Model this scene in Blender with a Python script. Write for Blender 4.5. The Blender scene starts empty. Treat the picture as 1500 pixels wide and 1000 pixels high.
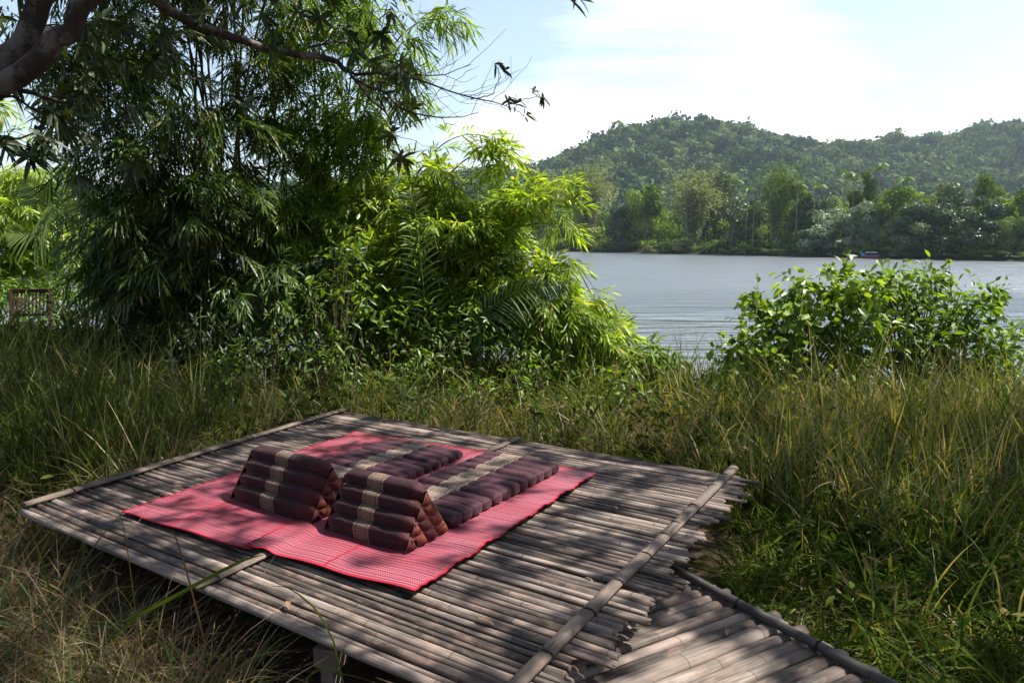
import bpy, math, random
import numpy as np
from mathutils import Vector, Matrix
rng = np.random.default_rng(7)
random.seed(7)
C = bpy.context.scene.collection
F, HOR = 1080.0, 348.0          # focal length in photo pixels, horizon row
PITCH = math.atan((500-HOR)/F)
CAMZ = 1.5                       # eye height above the platform top (z = 0)
WATER = -2.5

# ------------------------------------------------------------------ pixel helpers
def ray(px, py):
    x, y = (px-750)/F, (500-py)/F
    c, s = math.cos(PITCH), math.sin(PITCH)
    return np.array([x, c + y*s, y*c - s])          # camera looks along +Y, pitched down
def on_plane(px, py, z=0.0):
    r = ray(px, py); t = (z-CAMZ)/r[2]
    return np.array([r[0]*t, r[1]*t, z])
def at(px, py, d):                                   # the point at forward distance d
    r = ray(px, py); t = d/r[1]
    return np.array([r[0]*t, d, CAMZ+r[2]*t])

# ------------------------------------------------------------------ object helpers
def tag(o, label=None, cat=None, group=None, kind=None):
    if label: o['label'] = label
    if cat: o['category'] = cat
    if group: o['group'] = group
    if kind: o['kind'] = kind
    return o
def empty(name, loc=(0,0,0), rz=0.0):
    o = bpy.data.objects.new(name, None); C.objects.link(o)
    o.location = loc; o.rotation_euler = (0,0,rz); o.empty_display_size = .1
    return o
def link(name, me, mat=None, parent=None):
    if mat is not None and not me.materials: me.materials.append(mat)
    o = bpy.data.objects.new(name, me); C.objects.link(o)
    if parent is not None: o.parent = parent
    return o
class MB:
    """collects quads / tris, with a random number per face"""
    def __init__(s): s.V=[]; s.Q=[]; s.T=[]; s.rq=[]; s.rt=[]; s.n=0
    def add(s, V, Q=None, T=None, r=None):
        V = np.asarray(V, float).reshape(-1,3)
        if Q is not None and len(Q):
            Q = np.asarray(Q, int).reshape(-1,4); s.Q.append(Q+s.n)
            s.rq.append(np.broadcast_to(np.asarray(rng.random() if r is None else r, float), (len(Q),)).copy() if np.ndim(r)==0 or r is None else np.asarray(r,float))
        if T is not None and len(T):
            T = np.asarray(T, int).reshape(-1,3); s.T.append(T+s.n)
            s.rt.append(np.full(len(T), rng.random() if (r is None or np.ndim(r)>0) else r))
        s.V.append(V); s.n += len(V)
    def mesh(s, name, smooth=False):
        V = np.concatenate(s.V) if s.V else np.zeros((0,3))
        Q = np.concatenate(s.Q) if s.Q else np.zeros((0,4),int)
        T = np.concatenate(s.T) if s.T else np.zeros((0,3),int)
        me = bpy.data.meshes.new(name)
        me.vertices.add(len(V)); me.vertices.foreach_set('co', V.astype(np.float32).ravel())
        me.loops.add(Q.size+T.size)
        me.loops.foreach_set('vertex_index', np.concatenate([Q.ravel(), T.ravel()]).astype(np.int32))
        me.polygons.add(len(Q)+len(T))
        st = np.concatenate([np.arange(len(Q))*4, Q.size+np.arange(len(T))*3]).astype(np.int32)
        me.polygons.foreach_set('loop_start', st)
        me.polygons.foreach_set('use_smooth', np.full(len(Q)+len(T), bool(smooth)))
        a = me.attributes.new('rnd', 'FLOAT', 'FACE')
        a.data.foreach_set('value', np.concatenate(s.rq+s.rt).astype(np.float32) if (s.rq or s.rt) else np.zeros(0,np.float32))
        me.update(calc_edges=True)
        return me
    def obj(s, name, mat, parent=None, smooth=False): return link(name, s.mesh(name, smooth), mat, parent)

def unit(v): return v/np.maximum(np.linalg.norm(v, axis=-1, keepdims=True), 1e-9)
def rdir(k): return unit(rng.normal(size=(k,3)))
def prof_grass(t): return np.clip(1-t**1.6, .04, 1)*np.where(t<.02,.7,1)
def prof_leaf(t): return np.clip(np.sin(math.pi*np.clip(t*.93+.05,0,1))**.8, .06, 1)
def prof_broad(t): return np.clip(np.sin(math.pi*np.clip(t,0,1)**.72)**.75, .05, 1)
def ribbons(mb, P, D, N, L, W, bend, nseg=3, prof=prof_leaf, r=None, bendv=(0,0,-1), fold=0.0):
    """k ribbons (grass blades, leaves): start P, direction D, face normal hint N, length, width, droop"""
    P=np.asarray(P,float); k=len(P)
    if k==0: return
    D=unit(np.broadcast_to(D,(k,3)).astype(float)); N=np.broadcast_to(N,(k,3)).astype(float)
    L=np.broadcast_to(L,(k,)).astype(float); W=np.broadcast_to(W,(k,)).astype(float); bend=np.broadcast_to(bend,(k,)).astype(float)
    S=unit(np.cross(D,N)+1e-6); U=np.cross(S,D)
    t=np.linspace(0,1,nseg+1); g=np.asarray(bendv,float)
    mid=P[:,None]+L[:,None,None]*(D[:,None]*t[None,:,None]+bend[:,None,None]*g*(t**2)[None,:,None])
    # keep the length roughly when it droops
    w=(W[:,None]*prof(t)[None])[:,:,None]*.5
    if r is None: r=rng.random(k)
    if fold==0:
        V=np.stack([mid-S[:,None]*w, mid+S[:,None]*w],2).reshape(k,-1,3); nv=2*(nseg+1)
        q=np.array([[2*i,2*i+1,2*i+3,2*i+2] for i in range(nseg)])
    else:
        e=U[:,None]*w*fold
        V=np.stack([mid-S[:,None]*w+e, mid, mid+S[:,None]*w+e],2).reshape(k,-1,3); nv=3*(nseg+1)
        q=np.array([[3*i+j,3*i+j+1,3*i+j+4,3*i+j+3] for i in range(nseg) for j in (0,1)])
    Q=(q[None]+(np.arange(k)*nv)[:,None,None]).reshape(-1,4)
    mb.add(V.reshape(-1,3), Q, r=np.repeat(r,len(q)))
def tube(mb, pts, rad, n=6, cap=True, r=None, rough=0.0):
    pts=np.asarray(pts,float); m=len(pts); rad=np.broadcast_to(rad,(m,)).astype(float)
    T=unit(np.gradient(pts,axis=0)); ref=np.array([0,0,1.]) if abs(T[0][2])<.9 else np.array([1.,0,0])
    A=unit(np.cross(T,ref)); 
    for i in range(1,m):
        a=A[i-1]-T[i]*np.dot(A[i-1],T[i]); A[i]=a/max(np.linalg.norm(a),1e-9)
    B=np.cross(T,A); th=np.arange(n)*2*math.pi/n
    R=rad[:,None]*(1+rough*rng.normal(size=(m,n))) if rough else np.repeat(rad[:,None],n,1)
    V=pts[:,None]+R[:,:,None]*(A[:,None]*np.cos(th)[None,:,None]+B[:,None]*np.sin(th)[None,:,None])
    Q=[[i*n+j,i*n+(j+1)%n,(i+1)*n+(j+1)%n,(i+1)*n+j] for i in range(m-1) for j in range(n)]
    V=V.reshape(-1,3); Tt=None
    if cap:
        V=np.vstack([V,pts[0],pts[-1]])
        Tt=[[m*n,(j+1)%n,j] for j in range(n)]+[[m*n+1,(m-1)*n+j,(m-1)*n+(j+1)%n] for j in range(n)]
    mb.add(V,Q,Tt,r=rng.random() if r is None else r)
def curve_pts(ctrl, n=12, jit=0.0):
    """Catmull-Rom through the control points"""
    P=np.asarray(ctrl,float); P=np.vstack([2*P[0]-P[1],P,2*P[-1]-P[-2]]); out=[]
    m=len(P)-3
    for s in np.linspace(0,m-1e-6,n):
        i=int(s); t=s-i; a,b,c,d=P[i:i+4]
        out.append(.5*((2*b)+(-a+c)*t+(2*a-5*b+4*c-d)*t*t+(-a+3*b-3*c+d)*t**3))
    out=np.array(out)
    if jit: out[1:-1]+=rng.normal(size=(n-2,3))*jit
    return out
def box(mb, lo, hi, r=None):
    x0,y0,z0=lo; x1,y1,z1=hi
    V=[(x0,y0,z0),(x1,y0,z0),(x1,y1,z0),(x0,y1,z0),(x0,y0,z1),(x1,y0,z1),(x1,y1,z1),(x0,y1,z1)]
    mb.add(V,[[0,3,2,1],[4,5,6,7],[0,1,5,4],[1,2,6,5],[2,3,7,6],[3,0,4,7]],r=r)
def bevel(o, w=.003, seg=2):
    m=o.modifiers.new('bevel','BEVEL'); m.width=w; m.segments=seg; m.limit_method='ANGLE'; return o
def grid_mesh(fn, nu, nv, close_u=False):
    u=np.linspace(0,1,nu); v=np.linspace(0,1,nv); U,Vv=np.meshgrid(u,v,indexing='ij')
    P=fn(U,Vv).reshape(-1,3)
    Q=[[i*nv+j,(i+1)*nv+j,(i+1)*nv+j+1,i*nv+j+1] for i in range(nu-1) for j in range(nv-1)]
    return P,Q

# ------------------------------------------------------------------ materials
def new_mat(name):
    m=bpy.data.materials.new(name); m.use_nodes=True; nt=m.node_tree; nt.nodes.clear()
    out=nt.nodes.new('ShaderNodeOutputMaterial'); return m,nt,out
def nd(nt,t,**kw):
    n=nt.nodes.new(t)
    for k,v in kw.items():
        if k.startswith('i_'): n.inputs[k[2:].replace('_',' ')].default_value=v
        else: setattr(n,k,v)
    return n
def ramp(nt, fac, stops, interp='LINEAR'):
    r=nd(nt,'ShaderNodeValToRGB'); e=r.color_ramp.elements; r.color_ramp.interpolation=interp
    while len(e)<len(stops): e.new(.5)
    for x,(p,c) in zip(e,stops): x.position=p; x.color=(*c,1)
    nt.links.new(fac,r.inputs[0]); return r.outputs[0]
def mix(nt, fac, a, b, mode='MIX'):
    n=nd(nt,'ShaderNodeMix',data_type='RGBA',blend_type=mode); n.clamp_factor=True
    for s,v in ((0,fac),(6,a),(7,b)):
        if hasattr(v,'is_linked'): nt.links.new(v,n.inputs[s])
        else: n.inputs[s].default_value = v if s==0 else (*v,1)
    return n.outputs[2]
def math_(nt, op, a, b=0.0, c=None):
    n=nd(nt,'ShaderNodeMath',operation=op)
    for i,v in enumerate((a,b,c)):
        if v is None: continue
        if hasattr(v,'is_linked'): nt.links.new(v,n.inputs[i])
        else: n.inputs[i].default_value=v
    return n.outputs[0]
def noise(nt, vec, scale, detail=3, rough=.55, mscale=None):
    if mscale is not None:
        mp=nd(nt,'ShaderNodeMapping'); mp.inputs['Scale'].default_value=mscale; nt.links.new(vec,mp.inputs[0]); vec=mp.outputs[0]
    n=nd(nt,'ShaderNodeTexNoise'); n.inputs['Scale'].default_value=scale; n.inputs['Detail'].default_value=detail; n.inputs['Roughness'].default_value=rough
    nt.links.new(vec,n.inputs['Vector']); return n.outputs['Fac']
def foliage(name, stops, trans=.4, gloss=.10, rough=.4, tcol=(1.25,1.25,.45), patch=0.0):
    """leaf: diffuse + light passing through + a thin waxy sheen; the hue differs leaf by leaf"""
    m,nt,out=new_mat(name)
    at_=nd(nt,'ShaderNodeAttribute',attribute_name='rnd')
    fac=at_.outputs['Fac']
    if patch:
        tc=nd(nt,'ShaderNodeTexCoord'); nz=noise(nt,tc.outputs['Object'],patch,2)
        fac=math_(nt,'ADD',math_(nt,'MULTIPLY',fac,.55),math_(nt,'MULTIPLY_ADD',nz,1.1,-.32))
    col=ramp(nt,fac,stops)
    d=nd(nt,'ShaderNodeBsdfDiffuse'); nt.links.new(col,d.inputs[0])
    t=nd(nt,'ShaderNodeBsdfTranslucent'); nt.links.new(mix(nt,1.0,col,tcol,'MULTIPLY'),t.inputs[0])
    # tcol above 1 is fine: Multiply is not clamped
    a=nd(nt,'ShaderNodeMixShader'); a.inputs[0].default_value=trans; nt.links.new(d.outputs[0],a.inputs[1]); nt.links.new(t.outputs[0],a.inputs[2])
    res=a.outputs[0]
    if gloss:
        g=nd(nt,'ShaderNodeBsdfGlossy'); g.inputs['Roughness'].default_value=rough; g.inputs[0].default_value=(.9,.95,1,1)
        b=nd(nt,'ShaderNodeMixShader'); b.inputs[0].default_value=gloss; nt.links.new(res,b.inputs[1]); nt.links.new(g.outputs[0],b.inputs[2]); res=b.outputs[0]
    nt.links.new(res,out.inputs[0]); return m
def principled(nt,out,col,rough=.8,spec=.3,bump=None,bstr=.3,bdist=.01):
    p=nd(nt,'ShaderNodeBsdfPrincipled')
    if hasattr(col,'is_linked'): nt.links.new(col,p.inputs['Base Color'])
    else: p.inputs['Base Color'].default_value=(*col,1)
    if hasattr(rough,'is_linked'): nt.links.new(rough,p.inputs['Roughness'])
    else: p.inputs['Roughness'].default_value=rough
    p.inputs['Specular IOR Level'].default_value=spec
    if bump is not None:
        b=nd(nt,'ShaderNodeBump'); b.inputs['Strength'].default_value=bstr; b.inputs['Distance'].default_value=bdist
        nt.links.new(bump,b.inputs['Height']); nt.links.new(b.outputs[0],p.inputs['Normal'])
    nt.links.new(p.outputs[0],out.inputs[0]); return p

def wood_mat(name, dark, mid, light, stain=.5, node=.21, seg=.3):
    m,nt,out=new_mat(name)
    tc=nd(nt,'ShaderNodeTexCoord'); oi=nd(nt,'ShaderNodeObjectInfo')
    off=nd(nt,'ShaderNodeVectorMath',operation='ADD'); nt.links.new(tc.outputs['Object'],off.inputs[0])
    cb=nd(nt,'ShaderNodeCombineXYZ'); r10=math_(nt,'MULTIPLY',oi.outputs['Random'],37.0)
    for i in range(3): nt.links.new(r10,cb.inputs[i])
    nt.links.new(cb.outputs[0],off.inputs[1]); v=off.outputs[0]
    grain=noise(nt,v,1.0,5,.65,(3.0,90,90)); fib=noise(nt,v,1.0,3,.6,(9,260,260)); pat=noise(nt,v,1.0,4,.6,(5,14,14)); big=noise(nt,v,1.0,2,.5,(1.6,4,4))
    f=math_(nt,'ADD',math_(nt,'MULTIPLY',grain,.6),math_(nt,'MULTIPLY',pat,.4))
    f=math_(nt,'ADD',f,math_(nt,'MULTIPLY_ADD',oi.outputs['Random'],.30,-.15))
    col=ramp(nt,f,[(.30,dark),(.5,mid),(.68,light)])
    st=ramp(nt,big,[(.38,(1-stain,)*3),(.56,(1,1,1))])
    col=mix(nt,.85,col,st,'MULTIPLY')
    pk=ramp(nt,noise(nt,v,1.0,3,.6,(7,22,22)),[(.5,(0,0,0)),(.66,(1,1,1))])
    col=mix(nt,math_(nt,'MULTIPLY',pk,.35),col,(light[0]*1.15,light[1]*.92,light[2]*.85))
    sx_=nd(nt,'ShaderNodeSeparateXYZ'); nt.links.new(tc.outputs['Object'],sx_.inputs[0])
    wob=noise(nt,v,1.0,1,.5,(0,30,30)); xs=math_(nt,'ADD',math_(nt,'ADD',sx_.outputs[0],r10),math_(nt,'MULTIPLY',wob,.012))
    ring=math_(nt,'LESS_THAN',math_(nt,'PINGPONG',xs,node),.0035)
    wn=nd(nt,'ShaderNodeTexWhiteNoise'); wn.noise_dimensions='1D'; nt.links.new(math_(nt,'FLOOR',math_(nt,'DIVIDE',xs,node*2)),wn.inputs['W'])
    col=mix(nt,math_(nt,'MULTIPLY',wn.outputs[0],seg*1.6),col,(.35,.33,.34),'MULTIPLY')
    col=mix(nt,math_(nt,'MULTIPLY',ring,.6),col,dark)
    h=math_(nt,'SUBTRACT',math_(nt,'ADD',grain,math_(nt,'MULTIPLY',fib,.6)),math_(nt,'MULTIPLY',ring,.5))
    principled(nt,out,col,.78,.3,h,.55,.004); return m

def fabric_mat(name, base, band_w, band_x=0.0, half=.26, rust=(.18,.03,.018), gold=(.27,.20,.14)):
    """dark maroon cotton with a woven beige band across the middle of every roll (object X = along the roll)"""
    m,nt,out=new_mat(name)
    tc=nd(nt,'ShaderNodeTexCoord'); sp=nd(nt,'ShaderNodeSeparateXYZ'); nt.links.new(tc.outputs['Object'],sp.inputs[0])
    uv=nd(nt,'ShaderNodeUVMap'); su=nd(nt,'ShaderNodeSeparateXYZ'); nt.links.new(uv.outputs[0],su.inputs[0])
    x=math_(nt,'SUBTRACT',sp.outputs[0],band_x); a=su.outputs[1]          # a = metres round the roll
    ax=math_(nt,'ABSOLUTE',x)
    inb=math_(nt,'LESS_THAN',ax,band_w)
    # diamonds in the middle, bars and a toothed hem at its two sides
    fx=math_(nt,'PINGPONG',x,.013); fa=math_(nt,'PINGPONG',a,.012)
    dsum=math_(nt,'ADD',fx,fa)
    dia=math_(nt,'LESS_THAN',math_(nt,'PINGPONG',dsum,.0042),.0022)
    bars=math_(nt,'LESS_THAN',math_(nt,'PINGPONG',a,.004),.0022)
    mid=math_(nt,'LESS_THAN',ax,band_w*.62)
    line=math_(nt,'LESS_THAN',math_(nt,'ABSOLUTE',math_(nt,'SUBTRACT',ax,band_w*.68)),.0022)
    pat=math_(nt,'ADD',math_(nt,'MULTIPLY',dia,mid),math_(nt,'MULTIPLY',bars,math_(nt,'SUBTRACT',1.0,mid)))
    pat=math_(nt,'MULTIPLY',math_(nt,'MULTIPLY',pat,math_(nt,'SUBTRACT',1.0,line)),inb)
    nz=noise(nt,tc.outputs['Object'],9,3); fine=noise(nt,tc.outputs['Object'],350,2)
    b=mix(nt,nz,tuple(c*.72 for c in base),tuple(c*1.3 for c in base))
    col=mix(nt,math_(nt,'MULTIPLY',pat,.92),b,gold)
    # needlework at the ends
    en=math_(nt,'MULTIPLY',math_(nt,'GREATER_THAN',math_(nt,'ABSOLUTE',sp.outputs[0]),half-.034),math_(nt,'LESS_THAN',math_(nt,'PINGPONG',a,.0065),.0016))
    col=mix(nt,math_(nt,'MULTIPLY',en,.6),col,rust)
    wr=noise(nt,tc.outputs['Object'],1.0,4,.6,(22,60,60)); wr2=noise(nt,tc.outputs['Object'],1.0,2,.5,(9,14,14))
    h=math_(nt,'ADD',math_(nt,'ADD',math_(nt,'MULTIPLY',wr,.7),wr2),math_(nt,'MULTIPLY',fine,.05))
    p=principled(nt,out,col,.72,.25,h,.5,.012)
    p.inputs['Sheen Weight'].default_value=.12; p.inputs['Sheen Roughness'].default_value=.4; return m
def plain(name,col,rough=.7,spec=.3,var=.25,scale=12,bstr=.2):
    m,nt,out=new_mat(name); tc=nd(nt,'ShaderNodeTexCoord'); nz=noise(nt,tc.outputs['Object'],scale,4)
    c=mix(nt,nz,tuple(x*(1-var) for x in col),tuple(min(1,x*(1+var)) for x in col)); principled(nt,out,c,rough,spec,nz,bstr,.01); return m

def mat_mat():
    m,nt,out=new_mat('woven_plastic_red')
    uv=nd(nt,'ShaderNodeUVMap'); s=nd(nt,'ShaderNodeSeparateXYZ'); nt.links.new(uv.outputs[0],s.inputs[0]); u,v=s.outputs[0],s.outputs[1]
    tc=nd(nt,'ShaderNodeTexCoord')
    row=math_(nt,'PINGPONG',v,.0085)                        # rows run along u
    sh=math_(nt,'MULTIPLY',math_(nt,'FLOOR',math_(nt,'DIVIDE',v,.0085)),.006)
    dash=math_(nt,'PINGPONG',math_(nt,'ADD',math_(nt,'ADD',u,sh),math_(nt,'MULTIPLY',row,.8)),.0062)
    white=math_(nt,'MULTIPLY',math_(nt,'LESS_THAN',row,.0046),math_(nt,'LESS_THAN',dash,.0037))
    # the weave is denser red in broad bands
    bnd=math_(nt,'MULTIPLY_ADD',math_(nt,'SINE',math_(nt,'MULTIPLY',v,16)),.18,.80)
    ed=nd(nt,'ShaderNodeAttribute',attribute_name='rnd')
    white=math_(nt,'MULTIPLY',math_(nt,'MULTIPLY',white,bnd),math_(nt,'LESS_THAN',ed.outputs['Fac'],.3))
    nz=noise(nt,tc.outputs['Object'],3,3)
    red=mix(nt,nz,(.165,.015,.027),(.23,.022,.037))
    col=mix(nt,white,red,(.36,.18,.23))
    principled(nt,out,col,.42,.45,row,.25,.002); return m

def ground_mat():
    m,nt,out=new_mat('soil_and_litter'); tc=nd(nt,'ShaderNodeTexCoord'); P=tc.outputs['Object']
    a=noise(nt,P,2.2,5,.6); b=noise(nt,P,34,4,.65); c=noise(nt,P,.35,3)
    f=math_(nt,'ADD',math_(nt,'MULTIPLY',a,.5),math_(nt,'MULTIPLY',b,.5))
    col=ramp(nt,f,[(.36,(.020,.014,.010)),(.50,(.055,.038,.025)),(.62,(.11,.075,.048))])
    g=ramp(nt,c,[(.45,(0,0,0)),(.6,(1,1,1))])
    col=mix(nt,math_(nt,'MULTIPLY',g,.5),col,(.035,.045,.016))
    sp=nd(nt,'ShaderNodeSeparateXYZ'); nt.links.new(P,sp.inputs[0]); fr=nd(nt,'ShaderNodeMapRange'); fr.inputs['From Min'].default_value=90; fr.inputs['From Max'].default_value=130; nt.links.new(sp.outputs[1],fr.inputs[0])
    col=mix(nt,math_(nt,'MULTIPLY',fr.outputs[0],.85),col,(.022,.036,.012))
    principled(nt,out,col,.95,.1,f,.8,.03); return m
def water_mat():
    m,nt,out=new_mat('river_water'); tc=nd(nt,'ShaderNodeTexCoord'); P=tc.outputs['Object']
    big=noise(nt,P,1.0,2,.5,(.16,.75,1)); mid=noise(nt,P,1.0,3,.6,(.9,3.0,1)); fine=noise(nt,P,1.0,3,.6,(4,10,1))
    sp=nd(nt,'ShaderNodeSeparateXYZ'); nt.links.new(P,sp.inputs[0])
    gust=noise(nt,P,1.0,2,.5,(.012,.03,1))
    wind=nd(nt,'ShaderNodeMapRange'); wind.inputs['From Min'].default_value=38; wind.inputs['From Max'].default_value=62
    nt.links.new(math_(nt,'ADD',sp.outputs[1],math_(nt,'MULTIPLY_ADD',gust,14,-7)),wind.inputs[0]); w=wind.outputs[0]
    roll=noise(nt,P,1.0,3,.6,(.05,.22,1))
    h=math_(nt,'ADD',math_(nt,'ADD',math_(nt,'MULTIPLY',roll,math_(nt,'MULTIPLY',w,1.6)),math_(nt,'MULTIPLY',big,.20)),math_(nt,'ADD',math_(nt,'MULTIPLY',mid,math_(nt,'MULTIPLY_ADD',w,.17,.035)),math_(nt,'MULTIPLY',fine,math_(nt,'MULTIPLY_ADD',w,.05,.002))))
    p=nd(nt,'ShaderNodeBsdfPrincipled'); p.inputs['Base Color'].default_value=(.10,.115,.125,1); p.inputs['IOR'].default_value=1.333
    nt.links.new(math_(nt,'MULTIPLY_ADD',w,.26,.04),p.inputs['Roughness']); p.inputs['Specular IOR Level'].default_value=.5
    b=nd(nt,'ShaderNodeBump'); b.inputs['Strength'].default_value=1; b.inputs['Distance'].default_value=1.0
    nt.links.new(h,b.inputs['Height']); nt.links.new(b.outputs[0],p.inputs['Normal']); nt.links.new(p.outputs[0],out.inputs[0]); return m
def bark_mat(name, dark, light, scale=7, lich=.5):
    m,nt,out=new_mat(name); tc=nd(nt,'ShaderNodeTexCoord'); P=tc.outputs['Object']
    a=noise(nt,P,scale,5,.65); b=noise(nt,P,scale*9,4,.6)
    col=mix(nt,b,dark,tuple(x*2.2 for x in dark)); l=ramp(nt,a,[(.5,(0,0,0)),(.6,(1,1,1))])
    col=mix(nt,math_(nt,'MULTIPLY',l,lich),col,light); principled(nt,out,col,.9,.15,b,.8,.02); return m

M={}
M['pole']=wood_mat('weathered_pole',(.036,.029,.025),(.155,.122,.104),(.37,.305,.26),.6)
M['walk']=wood_mat('weathered_bamboo',(.05,.039,.033),(.165,.132,.11),(.33,.27,.225),.5)
M['batten']=wood_mat('grey_split_bamboo',(.06,.047,.04),(.155,.122,.10),(.27,.22,.18),.45)
M['darkbatten']=wood_mat('dark_split_bamboo',(.03,.026,.026),(.075,.065,.062),(.15,.13,.12),.4)
M['plank']=wood_mat('pale_sawn_wood',(.12,.08,.06),(.22,.16,.12),(.32,.24,.18),.2)
M['tie']=plain('dark_binding',(.02,.016,.013),.8)
M['mat']=mat_mat()
M['hem']=plain('red_hem_tape',(.32,.010,.026),.5,.4,.15,40,.1)
M['fab_roll']=fabric_mat('maroon_cotton_pillow',(.025,.006,.0095),.052,-.02,.25)
M['fab_mattress']=fabric_mat('maroon_cotton_mattress',(.040,.010,.017),.072,-.02,9,gold=(.36,.29,.21))
M['cellA']=plain('maroon_patch',(.060,.012,.014),.7,.2,.3,30)
M['cellB']=plain('rust_patch',(.11,.018,.010),.65,.3,.35,60)
M['piping']=plain('rust_piping',(.17,.05,.04),.6)
M['ground']=ground_mat(); M['water']=water_mat()
M['bark']=bark_mat('lichened_bark',(.034,.026,.022),(.30,.27,.25),5,.45)
M['twig']=bark_mat('grey_twig',(.055,.035,.028),(.22,.17,.15),20,.5)
M['culm']=bark_mat('bamboo_culm',(.035,.04,.012),(.10,.10,.035),10,.5)
M['fartrunk']=bark_mat('pale_far_trunk',(.10,.085,.07),(.32,.29,.25),1,.6)
M['chair']=plain('varnished_teak',(.05,.015,.008),.5,.4,.3,20)
G=lambda *s:[(i/(len(s)-1),c) for i,c in enumerate(s)]
M['bam_shade_tint']=foliage('shade_tinted_bamboo_leaf',[(0,(.025,.052,.008)),(.5,(.065,.115,.014)),(.95,(.13,.20,.026)),(.975,(.28,.22,.07)),(1,(.25,.16,.06))],.38,.035)  # the big clump's shade is put into this darker leaf colour
M['bam_sun_tint']=foliage('sun_tinted_bamboo_leaf',[(0,(.08,.14,.012)),(.5,(.23,.33,.025)),(.95,(.40,.50,.07)),(.975,(.55,.48,.16)),(1,(.45,.32,.12))],.6,.02,.45,(1.3,1.3,.4))  # same leaf, sunlight put into a brighter, yellower colour
M['bam_half_sun_tint']=foliage('half_sun_tinted_bamboo_leaf',G((.07,.13,.012),(.15,.24,.022),(.26,.36,.05)),.58,.02)  # same leaf again, side sunlight worked into the lighter colour
M['mango']=foliage('mango_leaf',G((.018,.040,.008),(.04,.075,.012),(.08,.095,.02)),.25,.04,.55)
M['broad']=foliage('broad_bush_leaf',G((.06,.11,.010),(.14,.23,.020),(.26,.35,.045)),.5,.03,.45)
M['shrub']=foliage('shrub_leaf',G((.045,.09,.010),(.105,.19,.018),(.21,.30,.04)),.5,.03,.45)
M['palm']=foliage('palm_leaf',G((.05,.10,.015),(.11,.18,.03),(.17,.23,.05)),.35,.05,.4)
M['grass']=foliage('green_grass',[(0,(.022,.05,.008)),(.36,(.060,.095,.020)),(.58,(.135,.165,.040)),(.66,(.29,.25,.11)),(.9,(.34,.25,.14)),(1,(.44,.35,.20))],.42,.02)
M['grass_mix']=foliage('half_dry_grass',[(0,(.03,.06,.012)),(.35,(.06,.095,.02)),(.5,(.18,.14,.07)),(.8,(.31,.22,.13)),(1,(.11,.05,.028))],.35,.02)
M['weed']=foliage('ground_weed',G((.014,.030,.007),(.034,.064,.011),(.085,.12,.022),(.20,.16,.07)),.4,.0)
M['litter']=foliage('dry_leaf',G((.05,.024,.014),(.13,.07,.04),(.33,.20,.13)),.2,.02)
hillc=[(0,(.008,.026,.018)),(.3,(.022,.055,.026)),(.55,(.055,.10,.036)),(.8,(.11,.16,.06)),(1,(.18,.19,.10))]
M['hill']=foliage('hill_forest_leaf',hillc,.2,.0)
M['f_dark']=foliage('far_dark_leaf',G((.010,.022,.010),(.045,.075,.028),(.15,.19,.08)),.2,.03)
M['f_mid']=foliage('far_green_leaf',G((.018,.042,.010),(.085,.14,.022),(.23,.30,.06)),.25,.0)
M['f_olive']=foliage('far_olive_leaf',G((.06,.08,.03),(.17,.195,.08),(.33,.34,.17)),.3,.0)
M['f_silver']=foliage('far_silver_leaf',G((.035,.065,.032),(.12,.175,.09),(.28,.35,.21)),.2,.04)
M['f_light']=foliage('far_light_leaf',G((.04,.085,.014),(.09,.15,.025),(.15,.21,.045)),.3,.02)

# ------------------------------------------------------------------ camera, light, sky
cam=bpy.data.cameras.new('camera'); camo=bpy.data.objects.new('camera',cam); C.objects.link(camo)
camo.location=(0,0,CAMZ); camo.rotation_euler=(math.pi/2-PITCH,0,0)
cam.sensor_width=36; cam.lens=36*F/1500; cam.clip_end=5000; cam.clip_start=.05
S=bpy.context.scene; S.camera=camo
SUN_EL,SUN_AZ=math.radians(55),math.radians(80)      # azimuth measured from +Y towards +X
SD=np.array([math.sin(SUN_AZ)*math.cos(SUN_EL),math.cos(SUN_AZ)*math.cos(SUN_EL),math.sin(SUN_EL)])
sl=bpy.data.lights.new('sun','SUN'); sl.energy=5.0; sl.angle=math.radians(.55); sl.color=(1,.95,.86)
so=bpy.data.objects.new('sun',sl); C.objects.link(so); so.rotation_euler=Vector(SD).to_track_quat('Z','Y').to_euler(); so.location=(30,40,60)
w=bpy.data.worlds.new('World'); S.world=w; w.use_nodes=True; nt=w.node_tree; nt.nodes.clear()
out=nt.nodes.new('ShaderNodeOutputWorld'); bg=nt.nodes.new('ShaderNodeBackground'); nt.links.new(bg.outputs[0],out.inputs[0])
sky=nt.nodes.new('ShaderNodeTexSky'); sky.sky_type='NISHITA'; sky.sun_disc=False; sky.sun_elevation=SUN_EL; sky.sun_rotation=SUN_AZ; sky.air_density=1.0; sky.dust_density=1.5; sky.ozone_density=1.2
tc=nt.nodes.new('ShaderNodeTexCoord'); nz=nt.nodes.new('ShaderNodeSeparateXYZ'); nt.links.new(tc.outputs['Generated'],nz.inputs[0])
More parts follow.
